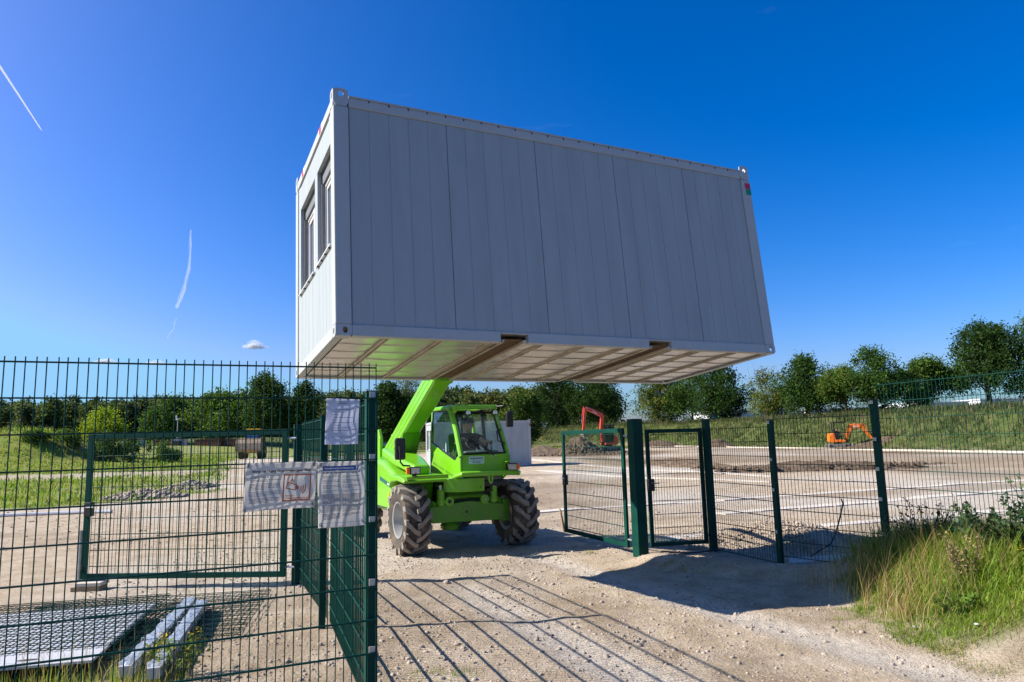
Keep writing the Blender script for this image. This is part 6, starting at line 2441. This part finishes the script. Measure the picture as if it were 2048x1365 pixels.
# tall roadside grass on the right
n = 2300
x, y = gen.uniform(3.15, 6.3, n), gen.uniform(4.9, 9.0, n)
edge = 3.60 + .30 * fbm(x, y, 1.3, 3, 4) * 2 + .34 * sm(y, 6.9, 8.0)
ok = (x > edge) & (y < 8.55 + .35 * (x - 3.4)) & ((y > 6.15 - .15 * (x - 3.4)) | (gen.random(n) < .03))
x, y = x[ok], y[ok]
hg = (.20 + .20 * sm(x, 3.5, 4.4)) * gen.uniform(.65, 1.15, len(x)) * (1 - .62 * sm(-(y - 6.15), -.7, .2))
tufts("tall_grass", x, y, hg, .0075, 13, gen, colmix(gen, len(x), (G_FRESH, G_MID, G_OLIVE, G_TAN), (.42, .28, .22, .08)), .75)
n = 430
x, y = gen.uniform(3.35, 5.6, n), gen.uniform(6.5, 8.6, n)
w_ = np.exp(-((x - 3.75) / .55) ** 2) + .25
ok = gen.random(n) < w_
x, y = x[ok], y[ok]
tufts("dry_grass_stalks", x, y, np.full(len(x), .56) * gen.uniform(.7, 1.25, len(x)), .0042, 4, gen, colmix(gen, len(x), (G_TAN, G_DRY, (.30, .14, .085), G_OLIVE), (.4, .25, .2, .15)), .55)
# short turf in front of it and sparse tufts towards the drive
n = 4200
x, y = gen.uniform(2.9, 4.9, n), gen.uniform(4.6, 8.3, n)
ok = (x > 3.25 + .7 * fbm(x, y, 1.1, 3, 8) + .35 * sm(y, 6.8, 7.9)) & (fbm(x, y, 1.6, 3, 12) > -.16 + 1.2 * (1 - sm(y, 5.4, 6.0)))
x, y = x[ok], y[ok]
tufts("short_turf", x, y, np.full(len(x), .075) * gen.uniform(.5, 1.4, len(x)), .005, 12, gen, colmix(gen, len(x), (G_FRESH, (.13, .19, .025), G_OLIVE, G_DRY), (.3, .36, .24, .10)), .8, spread=.05)
n = 420
x, y = gen.uniform(3.3, 4.6, n), gen.uniform(5.0, 5.85, n)
ok = fbm(x, y, 2.2, 3, 44) > .03
x, y = x[ok], y[ok]
tufts("short_turf", x, y, np.full(len(x), .05) * gen.uniform(.5, 1.4, len(x)), .005, 9, gen, colmix(gen, len(x), ((.13, .19, .025), G_OLIVE, G_DRY), (.4, .4, .2)), .9, spread=.05)
# grass below the near fence at lower left
n = 900
x, y = gen.uniform(-5.6, -2.4, n), gen.uniform(5.1, 6.1, n)
ok = (y < 5.85 - .10 * (x + 4)) & (gen.random(n) < 1.2 - .35 * (x + 5)) & ~((x < -3.30) & (y > 5.66))
x, y = x[ok], y[ok]
tufts("verge_grass", x, y, np.full(len(x), .19) * gen.uniform(.5, 1.3, len(x)), .0055, 9, gen, colmix(gen, len(x), (G_FRESH, (.13, .19, .03), G_OLIVE, G_DRY), (.36, .26, .2, .18)), .7, spread=.05)
n = 60
x, y = gen.uniform(-4.9, -2.6, n), gen.uniform(5.2, 5.8, n)
tufts("dry_grass_stalks", x, y, np.full(n, .42) * gen.uniform(.6, 1.3, n), .0035, 4, gen, colmix(gen, n, (G_TAN, G_DRY), (.4, .6)), .5, spread=.05)
# stray tufts on the gravel
px_ = np.array([2.05, 2.2, 1.15, -.45, -.62, 2.35, 3.1, .2, -.72, 3.2, 2.95])
py_ = np.array([9.75, 9.5, 11.1, 5.62, 5.45, 9.35, 6.9, 4.9, 5.7, 7.25, 6.6])
tufts("stray_grass", np.repeat(px_, 5) + gen.normal(0, .07, 55), np.repeat(py_, 5) + gen.normal(0, .05, 55), np.full(55, .07), .005, 9, gen, colmix(gen, 55, (G_FRESH, G_OLIVE), (.6, .4)), .8, spread=.03)
# the green field and its mound
n = 12000
x, y = gen.uniform(-62, -11, n), 20 + 62 * gen.uniform(0, 1, n) ** 1.6
g_, s_, _ = masks(x, y)
ok = (g_ > .35) & (x > -.80 * y - 3)
x, y = x[ok], y[ok]
md, _ = seg_dist(x, y, [(-78, 62), (-54, 66), (-45, 68)])
hg = .13 + .22 * gen.uniform(0, 1, len(x)) ** 3 + .45 * (md < 6.5) * gen.uniform(.3, 1, len(x))
tufts("field_grass", x, y, hg, .012 + .0011 * y, 6, gen, colmix(gen, len(x), (G_FRESH, (.14, .20, .03), G_OLIVE, (.22, .21, .06)), (.30, .32, .23, .15)), .7, spread=.16)
# weeds on the long bank
n = 34000
x, y = gen.uniform(-16, 72, n), gen.uniform(24, 116, n)
d_, s_ = seg_dist(x, y, BANK)
sd_ = d_ * s_
ok = (sd_ > -.4) & (sd_ < 15) & (x < .78 * y + 3)
x, y, sd_ = x[ok], y[ok], sd_[ok]
hg = (.22 + .55 * sm(sd_, .8, 4) * gen.uniform(.35, 1.1, len(x))) * (1 + .5 * fbm(x, y, .35, 2, 3))
tufts("bank_weeds", x, y, hg, .055, 7, gen, colmix(gen, len(x), ((.060, .092, .022), (.035, .060, .017), (.085, .10, .034), (.12, .095, .055), (.16, .135, .085)), (.28, .28, .22, .14, .08)), .55, spread=.28)
n = 1500
x, y = gen.uniform(-2, 66, n), gen.uniform(30, 112, n)
d_, s_ = seg_dist(x, y, BANK)
ok = (d_ * s_ > 1.5) & (d_ < 10) & (fbm(x, y, .3, 2, 91) > .02) & (s_ > 0)
x, y = x[ok], y[ok]
P_ = np.repeat(np.stack([x, y, height(x, y) + .55], 1), 5, 0) + gen.normal(0, 1, (len(x) * 5, 3)) * np.array([.22, .22, .14])
v, q, c = leaves(P_, gen.uniform(.03, .07, len(P_)), np.repeat(colmix(gen, len(x), ((.55, .52, .42), (.40, .33, .22), (.48, .42, .34)), (.4, .3, .3)), 5, 0), gen, 1.0)
tag(obj("bank_flowers", np_mesh("bank_flowers", v, [q], M_LEAF, c)), kind='stuff')
# tall strip of grass on the flat ground left of the bank
n = 1500
x, y = gen.uniform(-4, 14, n), gen.uniform(76, 106, n)
tufts("far_grass", x, y, np.full(n, .35), .08, 6, gen, colmix(gen, n, ((.16, .19, .04), (.10, .15, .03), (.26, .21, .08)), (.45, .35, .2)), .6, spread=.3)


def weed(label, x, y, hgt, rad, ns, nleaf, lsize, base, alt, seed, group="leafy weeds at the right edge", cat="weed plant", flower=None):
    gen = np.random.default_rng(seed)
    root = thing("weed_plant", label, cat, (x, y, hz(x, y)), 0, group)
    mb = MB()
    P_, Cl, Fl = [], [], []
    for k in range(ns):
        a = gen.uniform(0, 6.283)
        r0, r1 = rad * .5 * gen.random(), rad * gen.uniform(.35, 1.15)
        h1 = hgt * gen.uniform(.55, 1.05)
        p0 = np.array([r0 * math.cos(a), r0 * math.sin(a), -.02])
        p2 = np.array([r1 * math.cos(a), r1 * math.sin(a), h1])
        p1 = (p0 + p2) / 2 + np.array([0, 0, h1 * .12])
        mb.tube([tuple(p0), tuple(p1), tuple(p2)], [.006, .0045, .002], 4)
        t_ = gen.uniform(.15, 1, nleaf) ** .8
        q_ = ((1 - t_) ** 2)[:, None] * p0 + (2 * t_ * (1 - t_))[:, None] * p1 + (t_ ** 2)[:, None] * p2
        P_.append(q_ + gen.normal(0, 1, (nleaf, 3)) * .05 * (1.25 - t_)[:, None])
        bs = np.array(base if gen.random() < .75 else alt) * math.exp(gen.normal(0, .2))
        Cl.append(np.repeat(bs[None], nleaf, 0))
        if flower is not None and gen.random() < .5:
            Fl.append(p2 + gen.normal(0, .02, 3))
    mb.build("stems", M_WOODSTEM, root)
    P_, Cl = np.concatenate(P_), np.concatenate(Cl)
    v, q, c = leaves(P_, lsize * gen.uniform(.5, 1.3, len(P_)), Cl * np.exp(gen.normal(0, .18, (len(P_), 1))), gen, .5)
    obj("foliage", np_mesh("foliage", v, [q], M_LEAF, c), root)
    if Fl:
        F0 = np.repeat(np.array(Fl), 6, 0) + gen.normal(0, .012, (len(Fl) * 6, 3))
        v, q, c = leaves(F0, np.full(len(F0), .011), np.repeat(np.array([flower]), len(F0), 0), gen, 2.0)
        tag(obj("flowers", np_mesh("flowers", v, [q], M_LEAF, c), root), kind='stuff')
    return root



BG, BG2 = (.075, .13, .055), (.10, .15, .065)
weed("tall blue green leafy weed at the right edge, highest of the clump", 5.30, 7.0, .82, .50, 60, 46, .028, BG, BG2, 201)
weed("dark bushy weed between the tall grass and the right edge", 4.85, 7.2, .55, .40, 46, 44, .026, (.032, .060, .026), BG, 202)
weed("low broad weed with small yellow flowers at the right edge", 4.85, 6.3, .44, .45, 44, 40, .024, (.055, .095, .024), BG2, 203, flower=(.75, .48, .02))
weed("seedy brownish weed in the middle of the tall grass", 4.15, 6.75, .46, .20, 14, 40, .016, (.26, .20, .10), (.12, .14, .04), 204)
weed("dark thistle standing against the lot before the right fence", 4.55, 8.0, .62, .40, 16, 18, .022, (.020, .028, .016), (.035, .04, .02), 205)
weed("bright green broad bladed plant at the lower edge of the tall grass", 3.82, 6.35, .20, .20, 14, 14, .022, (.12, .20, .03), (.10, .18, .025), 207)
weed("yellow flowering ragwort beside the wrapped posts", -2.64, 5.72, .34, .22, 18, 20, .018, (.10, .15, .03), (.16, .17, .05), 208, group="weeds by the near fence", flower=(.72, .50, .06))
weed("yellow flowering weed between the two wrapped posts", -2.96, 5.98, .22, .12, 9, 18, .016, (.10, .15, .03), (.16, .17, .05), 209, group="weeds by the near fence", flower=(.72, .50, .06))
n = 26
for k, (x, y, lab) in enumerate(((3.75, 6.05, "white scrap of litter on the turf in front of the tall grass"), (3.45, 6.45, "grey scrap of litter at the grass edge beside the broad bladed plant"))):
    mb = MB()
    mb.add([(-.022, -.009, .003), (.015, -.014, .008), (.025, .009, .004), (0, .014, .012), (-.018, .009, .006), (.0, .0, .014)], [(0, 1, 5), (1, 2, 5), (2, 3, 5), (3, 4, 5), (4, 0, 5), (0, 4, 3, 2, 1)])
    o = mb.build("litter", M_PAPER)
    o.location = (x, y, hz(x, y) + .02)
    o.rotation_euler = (0, 0, k)
    tag(o, lab, "litter")

# ------------------------------------------------------------------ far buildings and small things
def hall(label, x0, x1, y, z0, z1, dep, mat, bands=(), rz=0.0, roof=True, cat="hall", bay=4.0):
    t = thing("hall", label, cat, (x0, y, z0), rz, "pale halls behind the bank")
    L = x1 - x0
    h_ = z1 - z0
    n = max(1, int(L / bay))
    mb = MB()
    mb.box((0, .12, 0), (L, dep, h_ - .05))
    mb.build("wall", mat, t)
    for k in range(n):
        MB().box((L * k / n + .03, 0, .1), (L * (k + 1) / n - .03, .119, h_ - .12)).build("facade_panel", mat, t)
    MB().box((-.15, -.15, h_ - .05), (L + .15, dep + .15, h_ + .12)).build("roof", M_HALL, t)
    for (a, b, c, d, m) in bands:
        MB().box((a, -.05, c), (b, -.002, d)).build("window", m, t)
    return t


hall("white hall with a blue corner, seen right of the container between the trees", 32.0, 46.8, 116, 2.4, 5.5, 12, M_HALL, ((.0, 1.6, .2, 2.6, M_HALLB), (2.0, 2.5, .2, 2.8, M_PVC)))
hall("long pale hall half hidden behind the trees above the orange excavator", 47.5, 59.5, 114, 2.2, 5.4, 12, M_HALL, ())
hall("white hall with dark windows behind the trees at right", 62.5, 72, 112, 2.4, 5.9, 10, M_HALL, ((5.5, 6.5, 1.2, 2.2, M_PANE), (7.2, 8.2, 1.2, 2.2, M_PANE)))
hall("pale blue hall seen under the big oak at right", 74, 90, 112, 2.3, 6.2, 10, M_HALL, ())
hall("low white container hut behind the trees by the cab", -2.0, 6.0, 128, 1.0, 4.6, 3, M_HALL, ())
t = thing("telegraph_pole", "leaning wooden pole with a stay behind the fence left of the orange excavator", "pole", (34.4, 80, hz(34.4, 80)))
MB().tube([(0, 0, -.3), (-.15, 0, 3.2)], [.10, .08], 8).build("pole_shaft", M_WOOD, t, smooth=True)
MB().tube([(-1.0, 0, -.2), (-.15, 0, 2.9)], [.06, .05], 6).build("stay", M_WOOD, t, smooth=True)
t = thing("lamp_mast", "thin grey mast right of the leaning wooden pole", "mast", (35.3, 80, hz(35.3, 80)))
MB().tube([(0, 0, -.2), (-.02, 0, 2.6)], [.05, .04], 8).build("mast_shaft", M_GALV, t, smooth=True)

t = thing("camera_mast", "white surveillance camera mast standing on a dark box beyond the field", "camera mast", (-47.6, 100, 2.35))
MB().tube([(0, 0, .5), (0, 0, 3.45)], .06, 8).build("mast_shaft", M_WFRAME, t, smooth=True)
mb = MB()
mb.lathe([(.0001, 3.4), (.22, 3.4), (.24, 3.55), (.0001, 3.7)], 12, 'z', closed=False)
mb.tube([(-.35, 0, 3.5), (.35, 0, 3.5)], .05, 6)
mb.tube([(-.18, 0, 3.65), (-.18, 0, 4.1)], .13, 8)
mb.build("camera_head", M_WFRAME, t, smooth=True)
MB().box((-.55, -.4, -.6), (.45, .4, .5)).build("base_box", M_DARK, t, bevel=.04)
t = thing("site_hut", "small white site hut with a red roof edge and a blue top beyond the field", "hut", (-51.6, 96, 2.0))
MB().box((-1.1, -.9, 0), (1.2, .9, 1.25)).build("wall", M_HALL, t, bevel=.02)
MB().box((-1.25, -1.05, 1.252), (1.35, 1.05, 1.34)).build("roof_edge", M_RED, t)
MB().box((-.6, -.7, 1.34), (.7, .7, 2.1)).build("tank", M_HALLB, t, bevel=.1)
for k, (x0, x1, y, zt_, m, lab) in enumerate(((-50.2, -48.9, 99, 2.95, M_BRICK, "rust red container left of the pale cabinet beyond the field"),
                                              (-48.6, -47.6, 101, 3.05, M_HALL, "pale cabinet behind the camera mast base"),
                                              (-46.4, -42.8, 103, 2.95, M_BRICK, "rust red container right of the camera mast"),
                                              (-42.5, -37.5, 104, 2.9, M_BRICK, "rust red container nearest the wheel loader"))):
    t = thing("storage_container", lab, "storage container", (x0, y, 1.8), 0, "containers beyond the field")
    L = x1 - x0
    nn = max(2, int(L / .3))
    prof = []
    for i in range(nn):
        prof += [(L * i / nn, 0), (L * (i + .35) / nn, 0), (L * (i + .5) / nn, .05), (L * (i + .85) / nn, .05)]
    prof += [(L, 0), (L, 2.2), (0, 2.2)]
    MB().prism(prof, 'z', 0, zt_ - 1.8).build("corrugated_wall", m, t)
    MB().box((-.03, -.03, zt_ - 1.799), (L + .03, 2.23, zt_ - 1.72)).build("roof", m, t)
MB_ = MB()
MB_.tube([(0, 0, -.3), (0, 0, 2.6)], .06, 6)
o = MB_.build("marker_post", M_DARK)
o.location = (-52.5, 75, hz(-52.5, 75))
tag(o, "dark marker post standing on the green mound", "post")

# ------------------------------------------------------------------ contrails and small clouds
def direction(ax, ay, az, d):
    v = Vector((ax, ay, az)).normalized() * d
    return v


def trail(name, label, pts, r, mat, cat, seed, jag=.25, n=40):
    rr = random.Random(seed)
    P_ = []
    for i in range(n + 1):
        t_ = i / n * (len(pts) - 1)
        k = min(int(t_), len(pts) - 2)
        P_.append(pts[k].lerp(pts[k + 1], t_ - k))
    ph = rr.uniform(0, 6)
    rad = [max(.6, (r[0] + (r[1] - r[0]) * i / n) * (1 + jag * (.6 * math.sin(.45 * i + ph) + .4 * math.sin(1.1 * i + 2 * ph)))) for i in range(n + 1)]
    P_ = [p + Vector((1, 0, 0)) * (jag * 14 * math.sin(.25 * i + ph)) for i, p in enumerate(P_)]
    rad[0] *= .3
    rad[-1] *= .3
    mb = MB()
    mb.tube(P_, rad, 10)
    return tag(mb.build(name, mat, smooth=True), label, cat)


A, B = direction(-.57, .70, .455, 9000), direction(-.534, .765, .366, 9000)
A = A + (A - B) * .5
trail("contrail", "sharp straight white contrail at the upper left of the sky", [A, B], (20, 6), M_CONTRAIL, "contrail", 1, .04)
D_ = [direction(-.408, .872, .278, 9000), direction(-.409, .874, .26, 9000), direction(-.413, .881, .228, 9000), direction(-.420, .885, .203, 9000), direction(-.429, .884, .178, 9000)]
trail("contrail_wisp", "short ragged vertical contrail left of the container, wider of the two", D_, (10, 24), M_WISP, "contrail", 50, .25, 48)
trail("contrail_wisp", "bright thin core of the ragged vertical contrail", [p + Vector((3, 0, 0)) for p in D_], (3, 11), M_WISP2, "contrail", 53, .35, 48)
E_ = [direction(-.430, .889, .166, 9000), direction(-.434, .889, .152, 9000), direction(-.440, .887, .140, 9000)]
trail("contrail_wisp", "faint short wisp below the ragged vertical contrail", E_, (8, 5), M_WISP, "contrail", 61, .5)


def cloud(label, ax, ay, az, w, h_, seed):
    gen = np.random.default_rng(seed)
    c = direction(ax, ay, az, 9000)
    side = Vector((c.y, -c.x, 0)).normalized()
    V_, Q_ = [], []
    bm = bmesh.new()
    for k in range(70):
        u = float(np.clip(gen.normal(0, .30), -.55, .55)) if k > 11 else -.55 + k * .1
        vv = min(.8, abs(gen.normal(0, .4))) * (1 - min(1, abs(u) * 1.3)) if k > 11 else .1
        r = h_ * gen.uniform(.12, .34) * (1.1 - .8 * min(1, abs(u)))
        q = c + side * (u * w) + Vector((0, 0, vv * h_))
        bmesh.ops.create_icosphere(bm, subdivisions=2, radius=r, matrix=Matrix.Translation(q) @ Matrix.Diagonal((1.5, 1.5, .8, 1)))
    me = bpy.data.meshes.new("cloud")
    bm.to_mesh(me)
    bm.free()
    me.polygons.foreach_set('use_smooth', [True] * len(me.polygons))
    me.materials.append(M_CLOUD)
    tag(obj("cloud", me), label, "cloud", "small white clouds low over the wood")


cloud("small white cloud low in the sky left of the container", -.342, .93, .131, 240, 100, 1)
cloud("little flat cloud just above the near fence, left one", -.50, .86, .108, 210, 60, 2)
cloud("little flat cloud just above the near fence between the left cloud and the container", -.45, .88, .106, 230, 60, 3)
